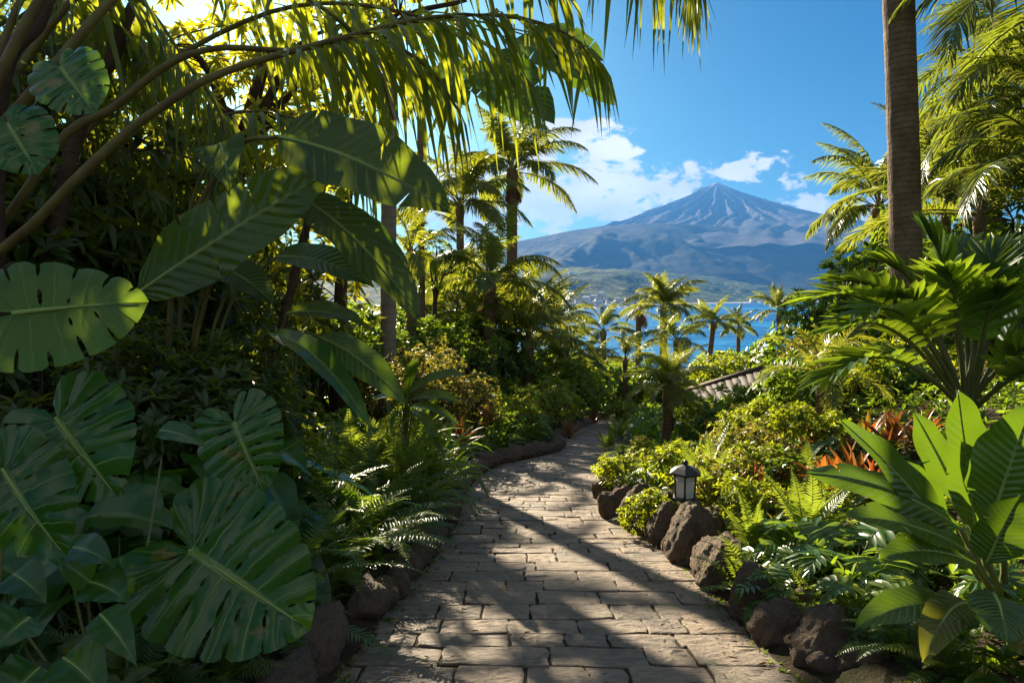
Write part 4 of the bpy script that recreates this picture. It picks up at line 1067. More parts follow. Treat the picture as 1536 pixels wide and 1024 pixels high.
# --- left, second and third rows (dark)
for i in range(18):
    d = 2.7 + i * .33
    put(['heart', 'shy', 'fernl', 'heartm', 'fernbig', 'shm'][i % 6], float(xl(d)) - U(1.0, 1.7), d, U(.75, 1.05), 'shaded leafy plant behind the dark kerb ferns', 'second row of the near left bed', top=610, near=False)
for i in range(16):
    d = 3.0 + i * .42
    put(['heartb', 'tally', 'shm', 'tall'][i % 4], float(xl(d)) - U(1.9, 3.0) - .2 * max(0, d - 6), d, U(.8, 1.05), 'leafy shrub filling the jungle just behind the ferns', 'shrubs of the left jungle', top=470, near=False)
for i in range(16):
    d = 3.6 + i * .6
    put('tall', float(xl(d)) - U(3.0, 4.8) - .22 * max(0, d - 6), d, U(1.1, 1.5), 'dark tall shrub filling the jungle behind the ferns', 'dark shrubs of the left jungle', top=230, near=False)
for x, d, s in ((-1.5, 2.5, .75), (-2.0, 2.7, .9), (-2.2, 2.2, .8), (-1.7, 3.1, .9), (-2.7, 3.2, 1.0)):
    put('heartb', x, d, s, 'big heart leaved plant in the dark behind the split leaves', 'heart leaved plants in deep shade', top=600, near=False)

# --- right bank
def lim_right(px, d):
    lim = np.interp(px, [900, 950, 1000, 1060, 1110, 1150, 1200, 1260, 1330, 1400, 1536], [640, 650, 650, 630, 612, 575, 520, 490, 480, 450, 420])
    nearl = np.interp(d, [2.0, 2.6, 3.2, 4, 5, 6, 7, 9], [985, 900, 800, 735, 670, 600, 545, 400])
    return max(lim, nearl)
RB = {'near': (['xan', 'fern', 'xanl', 'fernup', 'xan', 'fernl'], 'lobed and ferny low plant tumbling over the near boulders', 'low plants above the near boulders'),
      'mid': (['shy', 'fernup', 'shm', 'bromy', 'shy', 'xanl', 'shg', 'heartm'], 'sunlit yellow green shrub on the right bank above the boulders', 'sunlit shrubs of the right bank'),
      'upper': (['shy', 'shm', 'fernup', 'shg', 'shy', 'shy', 'tally'], 'yellow green shrub high on the right bank below the tall palm trunk', 'shrubs of the upper right bank')}
d = 2.45
k = 0
while d < 13:
    off = .50 + U(0, .12)
    while off < 6.5:
        dd = d + U(-.15, .15); x = float(xr(dd)) + off
        px = 768 + x / dd * 1024
        lim = lim_right(px, dd)
        skip = px > 1640 or (965 < px < 1085 and 3.4 < dd < 5.15) or (px > 1390 and dd < 3.1 and dd > 2.3 and False)
        if not skip:
            zone = 'near' if dd < 4.2 else ('mid' if (dd < 7.5 and off < 3) else 'upper')
            kinds, lab, grp = RB[zone]
            kind = R.choice(kinds)
            put(kind, x, dd, U(.55, .9) if zone != 'upper' else U(.9, 1.4), lab, grp, top=lim + U(-6, 35), near=dd < 3.6)
            k += 1
        off += U(.34, .5) * (1 if dd < 6 else 1.45)
    d += .42 if d < 6 else .7
# hand-picked individuals on the right
putp('fernup', 1075, 5.6, 1.15, 'tall upright fern directly behind the garden lantern', top=590, near=True)
putp('fernup', 1100, 6.3, 1.1, 'upright light fern right of the fern behind the lantern', top=590, near=True)
putp('fernup', 1140, 4.0, .95, 'bright upright fern leaning over the round brown boulder', top=735, near=True)
putp('fernl', 1120, 3.75, .8, 'low spreading fern whose fronds touch the paving between boulders', near=True)
putp('fernup', 1215, 4.2, .9, 'upright fern in front of the big paddle leaves', top=690, near=True)
putp('xan', 1180, 3.35, .85, 'shiny lobed plant spilling over the half covered boulder', top=850, near=True)
putp('xan', 1215, 3.8, 1.0, 'shiny lobed plant with silvery leaves right of the boulders', top=765, near=True)
putp('xan', 1295, 3.5, 1.0, 'shiny lobed plant just below the long paddle leaf', top=730, near=True)
putp('xanl', 1330, 2.9, .8, 'pale lobed plant beside the big leaf plant', top=840, near=True)
putp('fern', 1360, 2.6, .6, 'small fern at the lower corner beneath the drooping paddle leaf', top=905, near=True)
putp('fernl', 1440, 2.4, .55, 'light fern clump at the foot of the big leaf plant', top=930, near=True)
putp('brom', 1150, 6.6, 1.0, 'orange red bromeliad below the hut roof', top=605)
putp('bromt', 1305, 5.6, 1.0, 'orange tipped bromeliad left in the row under the fern palm', top=606, dz=.06)
putp('brom', 1340, 5.4, 1.05, 'bright orange bromeliad between two others under the fern palm', top=606, dz=.06)
putp('bromt', 1385, 5.2, 1.0, 'orange bromeliad nearest the big upright leaf', top=606, dz=.06)
putp('bromt', 1230, 6.3, .9, 'yellow and pink bromeliad amid lime shrubs on the bank', top=622)
for px, d, s, tp, lab in ((1128, 6.1, 1.1, 640, 'orange bromeliad tucked in just below the hut eave'), (1170, 5.7, 1.15, 625, 'orange red bromeliad with wide open leaves among the lime shrubs'), (1290, 4.9, 1.2, 628, 'orange bromeliad left of the long paddle leaf'), (1320, 4.6, 1.0, 640, 'yellow orange bromeliad peeping over the long paddle leaf'), (1400, 6.3, 1.2, 596, 'red bromeliad at the foot of the fern palm trunk')):
    put('bromt' if px in (1128, 1320) else 'brom', xat(px, d), d, s, lab, top=tp)
putp('bromt', 1140, 5.3, .9, 'orange bromeliad close above the round boulders right of the lantern', top=622, dz=.14, near=True)
putp('brom', 1178, 5.4, .9, 'red bromeliad beside the orange one above the round boulders', top=640, dz=.14, near=True)
putp('bromt', 1250, 5.0, .95, 'red tipped bromeliad just left of the long paddle leaf tip', top=640, dz=.1, near=True)
putp('bromt', 795, 14.2, 1.3, 'red tipped bromeliad at the inner side of the bend', dz=.45)
putp('brom', 690, 9.3, 1.1, 'orange bromeliad between the grassy clumps and the gold hedge', dz=.35)
putp('brom', 1265, 12.5, 1.7, 'orange leaved plant at the top of the bank left of the tall trunk', top=455)
putp('bromy', 1160, 5.0, .9, 'gold bromeliad close behind the dark boulder', top=690, near=True)
for px, d, s in ((918, 12.6, .9), (935, 10.2, .75), (950, 8.6, .62), (925, 7.3, .55), (960, 7.0, .6), (945, 6.2, .5), (985, 6.0, .55), (968, 5.5, .45), (930, 15, 1.0), (935, 18, 1.1), (938, 22, 1.2)):
    putp(R.choice(['fernl', 'shy', 'fernup', 'xanl']), px, d, s, 'bright clump bulging over the stones along the right edge of the walk', 'bright clumps along the right edge', top=520 + 60 * (d < 14) + 70 * (d < 9), near=False)

A_ = lambda px, py, d: tuple(at(px, py, d))
for px, d, s, tp, k_ in ((1060, 12.5, 1.3, 584, 'shy'), (1085, 11.8, 1.2, 592, 'shm'), (1120, 12.8, 1.3, 572, 'shm'), (1100, 12.2, 1.3, 584, 'fernup'), (1150, 11.6, 1.2, 568, 'shy'), (1170, 12.5, 1.3, 545, 'shm'), (1130, 11.2, 1.2, 584, 'shy'), (1045, 13.2, 1.0, 600, 'fernl')):
    putp(k_, px, d, s, 'leafy plant growing up in front of the hut roof', 'plants in front of the hut roof', top=tp, near=False)
for px, py_d, s, k_ in ((925, 6.6, .42, 'fernl'), (955, 6.0, .45, 'fern'), (990, 5.45, .42, 'fernl'), (1062, 4.9, .42, 'fern'), (1118, 4.35, .5, 'fernl'), (1165, 3.75, .5, 'fern'), (1222, 3.3, .5, 'fernl'), (1290, 2.95, .5, 'fern'), (1345, 2.75, .45, 'fernl')):
    putp(k_, px, py_d, s, 'small fern spilling over the boulders toward the paving', 'small ferns between the boulders', near=True)
for px, d, s, k_ in ((1500, 4.2, .9, 'xan'), (1560, 3.6, .8, 'fern'), (1620, 3.2, .8, 'shm'), (1700, 3.0, .8, 'xan'), (1600, 4.4, .9, 'shy'), (1680, 4.0, .9, 'fernup'), (1760, 3.5, .9, 'shm'), (1420, 3.6, .7, 'xanl'), (1470, 3.2, .6, 'fern'), (1580, 2.6, .6, 'xan'), (1680, 2.3, .6, 'fern')):
    putp(k_, px, d, s, 'leafy low plant on the bank behind the big leaf plant', 'low plants behind the big leaf plant', top=760 if d < 3.3 else 690, near=False)
# palms and tall things, right
palm_at('tall palm whose bare ringed trunk rises out of the picture at the right', 1313, -720, 9.3, .205, 'feather', 14, 1.15, lean=(-.85, 0), tmat='trunk')
palm_at('full feather palm behind the tall bare trunk', 1318, 315, 17, .15, 'coco', 22, .78, dead=3)
palm_at('topmost golden clump palm with drooping fronds at the right edge', 1625, 10, 8.2, .10, 'areca', 19, 1.08)
palm_at('golden clump palm at the right edge just below the topmost one', 1575, 170, 9.6, .09, 'areca', 20, 1.0)
palm_at('green clump palm half hidden behind the drooping golden fronds', 1470, 330, 10.5, .09, 'feather', 16, .85)
palm_at('lowest golden clump palm at the right edge directly above the fern palm', 1575, 265, 8.4, .08, 'areca', 18, .85)
leaf_tree('dark leafy tree behind the golden clump palms', gp(1490, 12), [gp(1490, 12), at(1485, 400, 12), at(1480, 250, 12)], [(A_(1440, 300, 12), 1.2), (A_(1520, 330, 11.5), 1.3), (A_(1480, 210, 12.5), 1.2), (A_(1560, 180, 12), 1.4), (A_(1400, 390, 12), 1.0)], M['mid'], 75, 9, .2, .055, r0=.12)
palm_at('golden clump palm behind the bare trunk with a long frond against the sky', 1505, 110, 11.5, .09, 'areca', 20, .95)
palm_at('low dark palm in the shade between tall trunk and right edge', 1420, 300, 12.5, .1, 'feather', 16, .9)
for px, d, s in ((1380, 11, 1.5), (1440, 10, 1.5), (1500, 9, 1.5), (1560, 8.5, 1.5), (1330, 13, 1.4), (1470, 13, 1.8), (1560, 12, 2.0)):
    putp('tally', px, d, s, 'tall leafy shrub filling the bank behind the fern palm', 'tall shrubs behind the fern palm', top=330)
putp('tally', 1255, 13.5, 1.2, 'lime shrub mass at the crest of the right bank', top=415)
palm_at('small young palm with spreading fronds below the hut side of the bank', 1232, 575, 7.2, .05, 'pygmy', 13, .95, tmat='trunkr')
palm_at('bright yellow green dwarf palm with thick trunk beside the walk', 1003, 590, 11.0, .10, 'pygmy', 34, 1.0, tmat='trunkr')
# palms, left and middle
palm_at('palm with a hanging skirt of dead fronds against the clouds', 768, 262, 27, .24, 'coco', 25, 1.05, tmat='trunkr', dead=14)
palm_at('slim pale trunk palm rising behind the gold hedge', 586, -40, 13, .155, 'feathery', 12, .85, lean=(.15, 0), tmat='trunkg')
palm_at('leaning palm with fat crown base left of the skirted palm', 616, 385, 18, .15, 'feathery', 10, .72, tmat='trunkr')
palm_at('bushy lime palm high behind the leaning palm', 630, 150, 21, .11, 'feathery', 11, .7, tmat='trunkr')
palm_at('dense palm below the skirted palm with one long frond over the sea', 735, 430, 22, .2, 'coco', 22, .95, tmat='trunkr', dead=5)
palm_at('lime palm between the leaning palm and the skirted palm', 690, 315, 25, .16, 'feathery', 22, 1.15, tmat='trunkr')
palm_at('short stout palm with upright lime fronds above the bend', 792, 515, 23, .24, 'cocoy', 22, .95, tmat='trunkr', lv=(.45, .85))
palm_at('low dark palm right of the stout lime palm', 850, 545, 26, .2, 'coco', 22, .7, dead=3, tmat='trunkr')
palm_at('small shaded palm where the walk disappears', 888, 560, 33, .2, 'coco', 22, .75, dead=3, tmat='trunkr')
palm_at('dark fan of palm fronds against the water left of the centre palm', 905, 500, 40, .2, 'coco', 16, .8)
palm_at('thin reddish palm with few fronds before the centre palm', 938, 545, 30, .12, 'cocoy', 9, .8, tmat='trunkr')
palm_at('centre palm with yellowing fronds standing against the blue water', 996, 464, 42, .26, 'cocoy', 30, 1.05, tmat='trunkr', dead=3)
palm_at('low dark palm spreading right below the centre palm', 1015, 515, 36, .2, 'coco', 16, .85)
palm_at('distant palm right of the centre palm, larger of a close pair', 1070, 488, 58, .25, 'coco', 24, 1.0, lean=(.5, 0))
palm_at('distant small palm, right one of the close pair', 1108, 492, 66, .22, 'coco', 16, .9)
palm_at('distant palm standing alone against the water near the right bank', 1168, 470, 62, .24, 'coco', 24, 1.05, lean=(-.4, 0), dead=2)
palm_at('slender palm with only hanging brown fronds left of the centre palm', 958, 462, 46, .22, 'dead', 3, 1.2, tmat='trunkr', dead=4)
leaf_tree('small many stemmed tree with thin crown between the palms', gp(650, 21), [gp(650, 21), at(652, 470, 21), at(655, 420, 21)], [(at(640, 400, 21), .8), (at(675, 410, 21), .7), (at(655, 370, 21), .8)], M['mid'], 34, 8, .2, .045, r0=.11)
for px, py, d, sc in ((650, 462, 27, .75), (702, 488, 25, .7), (455, 290, 17, .8), (610, 490, 23, .7)):
    palm_at('lime green palm crowding the gap between the pale trunk and the skirted palm', px, py, d, .14, 'feathery', 15, sc, tmat='trunkr', group='palms in the gap behind the pale trunk')
for px, py, d, n_, sc, k_ in ((690, 452, 27, 24, .95, 'cocoy'), (762, 470, 31, 26, 1.0, 'coco'), (655, 440, 33, 22, 1.0, 'feathery'), (830, 500, 34, 24, .95, 'cocoy'), (725, 505, 24, 22, .75, 'cocoy')):
    palm_at('full leafy palm with its crown low over the bushes behind the stout lime palm', px, py, d, .2, k_, n_, sc, tmat='trunkr', group='low palms over the far bushes', dead=2)
for px, d, s in ((640, 18.5, 1.7), (690, 20.5, 1.8), (735, 23, 1.9), (670, 24, 2.0)):
    putp('tally', px, d, s, 'leafy shrub round the palm trunks behind the gold hedge', 'shrubs round the palm trunks', top=458)
for px, d, s, tp in ((200, 3.9, .62, 455), (270, 4.0, .6, 470), (330, 4.3, .6, 480), (150, 3.7, .55, 480)):
    put('tall', xat(px, d), d, s, 'dark leafy shrub in front of the banana stalks', 'shrubs in front of the banana stalks', top=tp, near=False)
# bushes of the slope down to the sea
for px, d, s in ((540, 14, 1.5), (500, 13, 1.5), (460, 12, 1.5), (520, 17, 2.0), (570, 19, 2.0), (610, 22, 2.0), (640, 26, 2.2), (480, 20, 2.2)):
    putp('tally', px, d, s, 'leafy green shrub behind the gold hedge below the palms', 'shrubs behind the gold hedge', top=440)
for i in range(74):
    d = 22 + 75 * (i / 74) ** 1.2
    px = U(520, 1330)
    if d < 44 and 858 < px < 960: px += 130
    x = xat(px, d)
    put(R.choice(['far', 'fary', 'far']), x, d, U(.8, 1.25) * (1 + d / 120), 'leafy bush on the slope between the garden and the sea', 'bushes on the slope to the sea', top=np.interp(px, [520, 700, 860, 920, 1000, 1150, 1250], [492, 500, 508, 522, 528, 500, 450]) + U(0, 22), near=False)
for px, d, tp in ((868, 34, 520), (900, 39, 530), (925, 44, 535), (880, 30, 560), (915, 48, 540), (950, 40, 540)):
    putp('far', px, d, 1.4, 'shaded bush closing the end of the walk', 'bushes at the end of the walk', top=tp, near=False)

# leafy trees of the left jungle
A_ = lambda px, py, d: tuple(at(px, py, d))
leaf_tree('dark broadleaf tree on the far left whose crown shades the split leaves', gp(-40, 5.6), [gp(-40, 5.6), at(0, 300, 5.6), at(60, 60, 5.7)],
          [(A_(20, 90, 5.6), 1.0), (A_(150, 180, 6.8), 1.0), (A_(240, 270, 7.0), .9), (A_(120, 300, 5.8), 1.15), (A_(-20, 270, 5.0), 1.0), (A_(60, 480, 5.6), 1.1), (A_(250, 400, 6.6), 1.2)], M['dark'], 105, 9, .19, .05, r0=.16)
leaf_tree('broadleaf tree hiding the low sun behind its glowing leaves', gp(330, 8.6), [gp(330, 8.6), at(350, 300, 8.6), at(400, 80, 8.6)],
          [(A_(230, 70, 7.6), 1.1), (A_(395, 95, 9.0), .55), (A_(500, 40, 8.8), 1.25), (A_(300, 200, 8.2), 1.3), (A_(430, 190, 8.6), 1.2), (A_(400, 340, 8.6), 1.3), (A_(280, 360, 7.6), 1.2), (A_(600, 20, 9.2), .9)], M['glow'], 56, 9, .2, .05, r0=.16)
leaf_tree('thin leaved tree with lime leaves over the pale trunk', gp(500, 12.5), [gp(500, 12.5), at(520, 300, 12.5), at(560, 150, 12.5)],
          [(A_(470, 235, 12), 1.15), (A_(470, 420, 11.5), 1.2), (A_(440, 150, 12.5), 1.2), (A_(545, 20, 12), 1.2), (A_(310, 170, 13), 1.5), (A_(330, 300, 13), 1.6), (A_(220, 70, 13), 1.4)], M['glow'], 40, 9, .22, .055, r0=.14)
leaf_tree('dense dark tree at the back of the jungle behind the stalks', gp(120, 9.5), [gp(120, 9.5), at(140, 300, 9.5), at(150, 100, 9.5)],
          [(A_(20, 150, 9.5), 1.7), (A_(190, 300, 9.5), 1.5), (A_(120, 420, 9), 1.8), (A_(300, 470, 9), 1.5), (A_(-100, 300, 8), 2)], M['dark'], 62, 9, .26, .075, r0=.2)

# ---------------- undergrowth nobody could count
def carpet(name, label, xfun, d0, d1, n, mat, L, W, h):
    D_ = d0 + (d1 - d0) * NR.rand(n) ** 1.5
    X = xfun(D_)
    Z = ground(X, D_) + NR.rand(n) * h
    P = np.stack([X, D_, Z], -1)
    mb = MB(); rosettes(mb, P, rand_dirs(n) * .6 + [0, 0, 1], 5, L, W, (25, 95), .2)
    tag(mb.obj(name, mat), label, 'undergrowth', kind='stuff')
carpet('undergrowth', 'low dark leaves covering the soil of the left bed', lambda d: xl(d) - .25 - 3.5 * NR.rand(len(d)) ** 1.2, 1.2, 16, 3800, M['dark'], .12, .04, .22)
carpet('undergrowth', 'low green leaves covering the soil of the right bank', lambda d: xr(d) + .42 + 5.5 * NR.rand(len(d)) ** 1.1, .6, 15, 6500, M['mid'], .10, .035, .18)
carpet('undergrowth', 'low leaves covering the ground beside the far walk', lambda d: np.where(NR.rand(len(d)) < .5, xl(d) - .3 - 9 * NR.rand(len(d)), xr(d) + .4 + 9 * NR.rand(len(d))), 13, 45, 4200, M['mid'], .3, .1, .5)
def litter():
    n = 1100
    d = 2.3 + 14 * NR.rand(n) ** 1.6; e = np.where(NR.rand(n) < .75, NR.rand(n) ** 2.2 * .5, NR.rand(n) * 1.2)
    X = np.where(NR.rand(n) < .5, xl(d) + e, xr(d) - e)
    P = np.stack([X, d, hpath(d) + .014], -1)
    D = rand_dirs(n) * [1, 1, .12]; mb = MB()
    small_leaves(mb, P, D, np.array([[0, 0, 1.0]]) + rand_dirs(n) * .25, NR.uniform(.012, .05, n), NR.uniform(.006, .018, n), .0)
    tag(mb.obj('fallen_leaves', M['litter']), 'bits of fallen leaf along both edges of the paving', 'leaf litter', kind='stuff')
litter()
def weeds():
    n = 420; d = 2.4 + 12 * NR.rand(n) ** 1.5; e = np.abs(NR.normal(0, .05, n))
    X = np.where(NR.rand(n) < .5, xl(d) + e - .02, xr(d) - e + .05)
    P = np.stack([X, d, hpath(d) - .005], -1); mb = MB()
    rosettes(mb, P, rand_dirs(n) * .3 + [0, 0, 1], 6, .035, .009, (15, 75), .2)
    tag(mb.obj('weeds', M['mid']), 'tiny weeds growing in the joints along the paving edges', 'weeds', kind='stuff')
weeds()

# ------------------------------------------------------------------ sea, hills, volcano
SEA = -40.0
def fbm(x, y, o=5, s=1.0):
    v = 0; a = .5
    for i in range(o):
        v += a * noise.noise((x * s, y * s, i * 7.7)); s *= 2.07; a *= .5
    return v
def rfbm(x, y, o=5, s=1.0):
    v = 0; a = .5
    for i in range(o):
        v += a * (1 - abs(noise.noise((x * s, y * s, i * 5.3 + 3))) * 2); s *= 2.1; a *= .5
    return v
mb = MB(); S_ = 9000
mb.add([(-S_, 150, SEA), (S_, 150, SEA), (S_, 9500, SEA), (-S_, 9500, SEA)], np.array([[0, 1, 2, 3]]))
m, nt = newmat('sea_water'); g = NT(nt)
tc = g.n('ShaderNodeTexCoord').outputs['Object']
mp = g.n('ShaderNodeMapping', {0: tc, 3: (.5, 1, 1)}).outputs[0]
w1 = g.n('ShaderNodeTexNoise', {'Vector': mp, 'Scale': .03, 'Detail': 6.0, 'Roughness': .65}).outputs[0]
w2 = g.n('ShaderNodeTexNoise', {'Vector': mp, 'Scale': .003, 'Detail': 4.0}).outputs[0]
nb = g.n('ShaderNodeBump', {'Height': w1, 'Strength': 1.0, 'Distance': 14.0}).outputs[0]
w3 = g.n('ShaderNodeTexNoise', {'Vector': g.n('ShaderNodeMapping', {0: tc, 3: (.25, 1, 1)}).outputs[0], 'Scale': .012, 'Detail': 8.0, 'Roughness': .7}).outputs[0]
col = g.mix(g.ramp(w2, .4, .62), (.004, .10, .28), (.008, .17, .40))
col = g.mix(g.m('MULTIPLY', g.ramp(w3, .52, .70), .55), col, (.06, .27, .50))
g.out(g.n('ShaderNodeBsdfPrincipled', {'Base Color': col, 'Roughness': .6, 'Specular IOR Level': .04, 'Normal': nb}).outputs[0])
tag(mb.obj('sea', m), kind='structure')

def landmat(name, c1, c2, c3, s1, s2, snow=None, sand=None):
    m, nt = newmat(name); g = NT(nt)
    tc = g.n('ShaderNodeTexCoord').outputs['Object']
    a = g.n('ShaderNodeTexNoise', {'Vector': tc, 'Scale': s1, 'Detail': 9.0, 'Roughness': .65}).outputs[0]
    b = g.n('ShaderNodeTexNoise', {'Vector': tc, 'Scale': s2, 'Detail': 6.0, 'Roughness': .7}).outputs[0]
    col = g.mix(g.ramp(a, .4, .6), c1, c2)
    col = g.mix(g.ramp(b, .52, .66), col, c3)
    if snow:
        z = g.n('ShaderNodeSeparateXYZ', {0: tc}).outputs[2]
        at_ = g.n('ShaderNodeAttribute', attribute_name='streak').outputs['Fac']
        col = g.mix(at_, col, snow)
    if sand is not None:
        z = g.n('ShaderNodeSeparateXYZ', {0: tc}).outputs[2]
        col = g.mix(g.ramp(z, sand + 5.5, sand + 2.5), col, (.62, .56, .46))
    nb = g.n('ShaderNodeBump', {'Height': g.m('ADD', a, b), 'Strength': .6, 'Distance': .25 / s2}).outputs[0]
    g.out(g.n('ShaderNodeBsdfPrincipled', {'Base Color': col, 'Roughness': .95, 'Specular IOR Level': .05, 'Normal': nb}).outputs[0])
    return m
def zrow(py, Y): return -(py - 440) / 1024 * Y
def coast_hills():
    us = np.linspace(-.75, .95, 300); n = 60
    V = np.zeros((n, 300, 3))
    for j, u in enumerate(us):
        px = 768 + u * 1024
        shore = np.interp(px, [0, 700, 860, 940, 990, 1100, 1235, 1500], [1500, 1560, 1700, 1900, 2350, 2800, 3150, 3500])
        cr = np.interp(px, [0, 600, 780, 870, 950, 1050, 1150, 1235, 1290, 1500], [380, 392, 401, 404, 408, 415, 425, 438, 445, 450])
        Yc = shore + 1500
        zc = zrow(cr, Yc)
        for i in range(n):
            t = i / (n - 1); Y = shore + (Yc - shore) * t * 1.35; tt = min(1, t * 1.35)
            z = SEA - 3 + (zc - SEA) * (tt ** 1.25 if tt < 1 else 1) 
            if t * 1.35 > 1: z = zc - (t * 1.35 - 1) * 260
            x = u * Y
            amp = 22 * math.sin(PI * min(1, t * 1.2)) * smooth(0, .15, t)
            z += amp * (rfbm(x / 330, Y / 420, 5) - .35) * 2.2 + smooth(0, .06, t) * 5
            V[i, j] = (x, Y, z)
    mb = MB(); mb.add(V, quads(n, 300))
    tag(mb.obj('hills', landmat('coastal_green_hills', (.014, .036, .007), (.05, .085, .014), (.24, .20, .06), .007, .026, sand=SEA)), kind='structure')
    return V
CH = coast_hills()
def ridge():
    us = np.linspace(-.8, .95, 420); n = 90
    V = np.zeros((n, 420, 3)); Y0, Y1 = 3900, 6400
    for j, u in enumerate(us):
        px = 768 + u * 1024
        cr = np.interp(px, [0, 500, 700, 800, 860, 930, 1000, 1080, 1150, 1200, 1240, 1300, 1400, 1600], [395, 392, 376, 358, 346, 338, 336, 340, 350, 358, 364, 372, 385, 405])
        b0 = np.interp(px, [0, 800, 1100, 1300, 1600], [425, 425, 436, 449, 452])
        for i in range(n):
            t = i / (n - 1); Y = Y0 + (Y1 - Y0) * t; tt = min(1, t / .8)
            row = b0 + (cr - b0) * (tt ** .85)
            z = zrow(row, Y)
            if t > .8: z = zrow(cr, Y0 + (Y1 - Y0) * .8) - (t - .8) * 900
            x = u * Y
            e = math.sin(PI * min(1, tt)) if t <= .8 else 0
            z += e * 26 * fbm(x / 130, Y / 300, 4) + e * 190 * (rfbm((x + .25 * (Y - 4000)) / 700 + .5 * noise.noise((x / 900, Y / 900, 4.0)), Y / 2400, 6) - .42)
            V[i, j] = (x, Y, z)
    mb = MB(); mb.add(V, quads(n, 420))
    tag(mb.obj('mountain_ridge', landmat('scrubby_ridge', (.012, .024, .018), (.024, .032, .024), (.042, .042, .034), .0016, .008)), kind='structure')
ridge()
def volcano():
    Yp = 8200.0; c = np.array(at(1075, 274, Yp)); rp = [0, 25, 60, 150, 300, 600, 1000, 1400, 1900, 2600, 3400]
    pyr = [0, .4, 2.8, 8.8, 18, 34.5, 53, 67, 82, 101, 120]  # drop in photo rows
    nr_, na = 130, 420
    V = np.zeros((nr_, na, 3)); ST = np.zeros((nr_, na))
    for i in range(nr_):
        r = 3400 * (i / (nr_ - 1)) ** 1.35
        for j in range(na):
            a = 2 * PI * j / na
            dz = np.interp(r, rp, pyr) * Yp / 1024
            x, y = r * math.cos(a), r * math.sin(a)
            k = a * 9 + .0011 * r * math.sin(a * 3) + 1.1 * noise.noise((x / 600, y / 600, 2.0))
            gl = (1 - abs(noise.noise((k, r / 2600, 1.0))) * 2.0)
            g2 = (1 - abs(noise.noise((k * 2.7, r / 1500, 8.0))) * 2.0)
            amp = smooth(30, 700, r) * (1 - .6 * smooth(1600, 3000, r))
            h = (gl - .62) * 60 * amp + (g2 - .6) * 26 * amp + 16 * amp * fbm(x / 160, y / 160, 4)
            # shoulder left of the summit
            sh = 22 * math.exp(-(((x + 200) / 60) ** 2 + (y / 160) ** 2))
            V[i, j] = (c[0] + x, c[1] + y, c[2] - dz + h + sh)
            st = smooth(.72, .93, gl + .25 * fbm(x / 90, y / 90, 3)) * (1 - smooth(500, 1500, r)) * .12
            st = max(st, (1 - smooth(40, 130, r + 60 * fbm(x / 50, y / 50, 3))) * .9, smooth(.74, .9, gl + .2 * fbm(x / 60, y / 60, 3)) * (1 - smooth(120, 420, r)))
            ST[i, j] = st
    mb = MB(); mb.add(V, quads(nr_, na, 0, True)[:, ::-1])
    o = mb.obj('mountain', landmat('volcano_rock', (.065, .064, .068), (.095, .092, .094), (.13, .12, .115), .0016, .008, snow=(.52, .5, .5)))
    at_ = o.data.attributes.new('streak', 'FLOAT', 'POINT'); at_.data.foreach_set('value', ST.ravel().astype('f'))
    tag(o, kind='structure')
volcano()
# little white town on the far shore
def town():
    wall = solid('white_plaster', (.70, .68, .63), (.6, .58, .54), .2, .8, 0); roof = solid('terracotta_roof', (.42, .22, .14), (.34, .18, .12), .2, .8, 0)
    dark = solid('dark_window', (.04, .05, .06), None, 1, .3, 0)
    rr = random.Random(8)
    spots = [(px, py, 0) for px, py in ((868, 452), (880, 447), (892, 440), (900, 448), (905, 437), (912, 444), (918, 452), (926, 447), (897, 455), (884, 456), (932, 453), (874, 457), (910, 457), (858, 448), (944, 452))] + \
            [(rr.uniform(1120, 1238), 0, 1) for _ in range(14)] + [(rr.uniform(690, 860), 0, 2) for _ in range(16)]
    for px, py, far in spots:
        if far == 0:
            t0 = np.interp(py, [437, 457], [.16, .02])
            lab, grp = 'white seaside building in the little town by the bay', 'buildings of the seaside town'
        elif far == 1:
            t0 = rr.uniform(.02, .09); lab, grp = 'tiny pale house on the far shore at the foot of the ridge', 'houses along the far shore'
        else:
            t0 = rr.uniform(.25, .7); lab, grp = 'tiny pale farmhouse scattered on the green coastal hill', 'farmhouses on the coastal hill'
        j = int(np.clip((px - 768) / 1024 + .75, 0, 1.69) / 1.7 * 299); i = int(t0 * 59)
        P = CH[i, j]
        s = rr.uniform(.8, 1.5) * P[1] / 1900 * (1.1 if far == 0 else .9); w, dp, h = 15 * s, 10 * s, rr.choice((6, 8, 11)) * s * (1 if far == 0 else .6)
        t = thing('white_house', lab, 'building', (P[0], P[1], P[2]), rr.uniform(-.5, .5), grp)
        mb = MB(); box(mb, (0, 0, h / 2 - 2), (w, dp, h + 4)); mb.obj('wall', wall, t, False)
        mb = MB(); hh = h; e = .6 * s
        mb.add([(-w / 2 - e, -dp / 2 - e, hh + .02), (w / 2 + e, -dp / 2 - e, hh + .02), (w / 2 + e, dp / 2 + e, hh + .02), (-w / 2 - e, dp / 2 + e, hh + .02), (-w / 3, 0, hh + 2.2 * s), (w / 3, 0, hh + 2.2 * s)],
               [np.array([[0, 1, 5, 4], [2, 3, 4, 5], [3, 2, 1, 0]]), np.array([[1, 2, 5], [3, 0, 4]])]); mb.obj('roof', roof if rr.random() < .5 else wall, t, False)
        if far == 0:
            for fl in range(max(1, int(h / s / 3))):
                for q in (-.3, 0, .3):
                    mb = MB(); box(mb, (q * w, -dp / 2 - .05, 1.6 * s + fl * 3 * s), (1.6 * s, .3, 1.5 * s)); mb.obj('window', dark, t, False)
town()

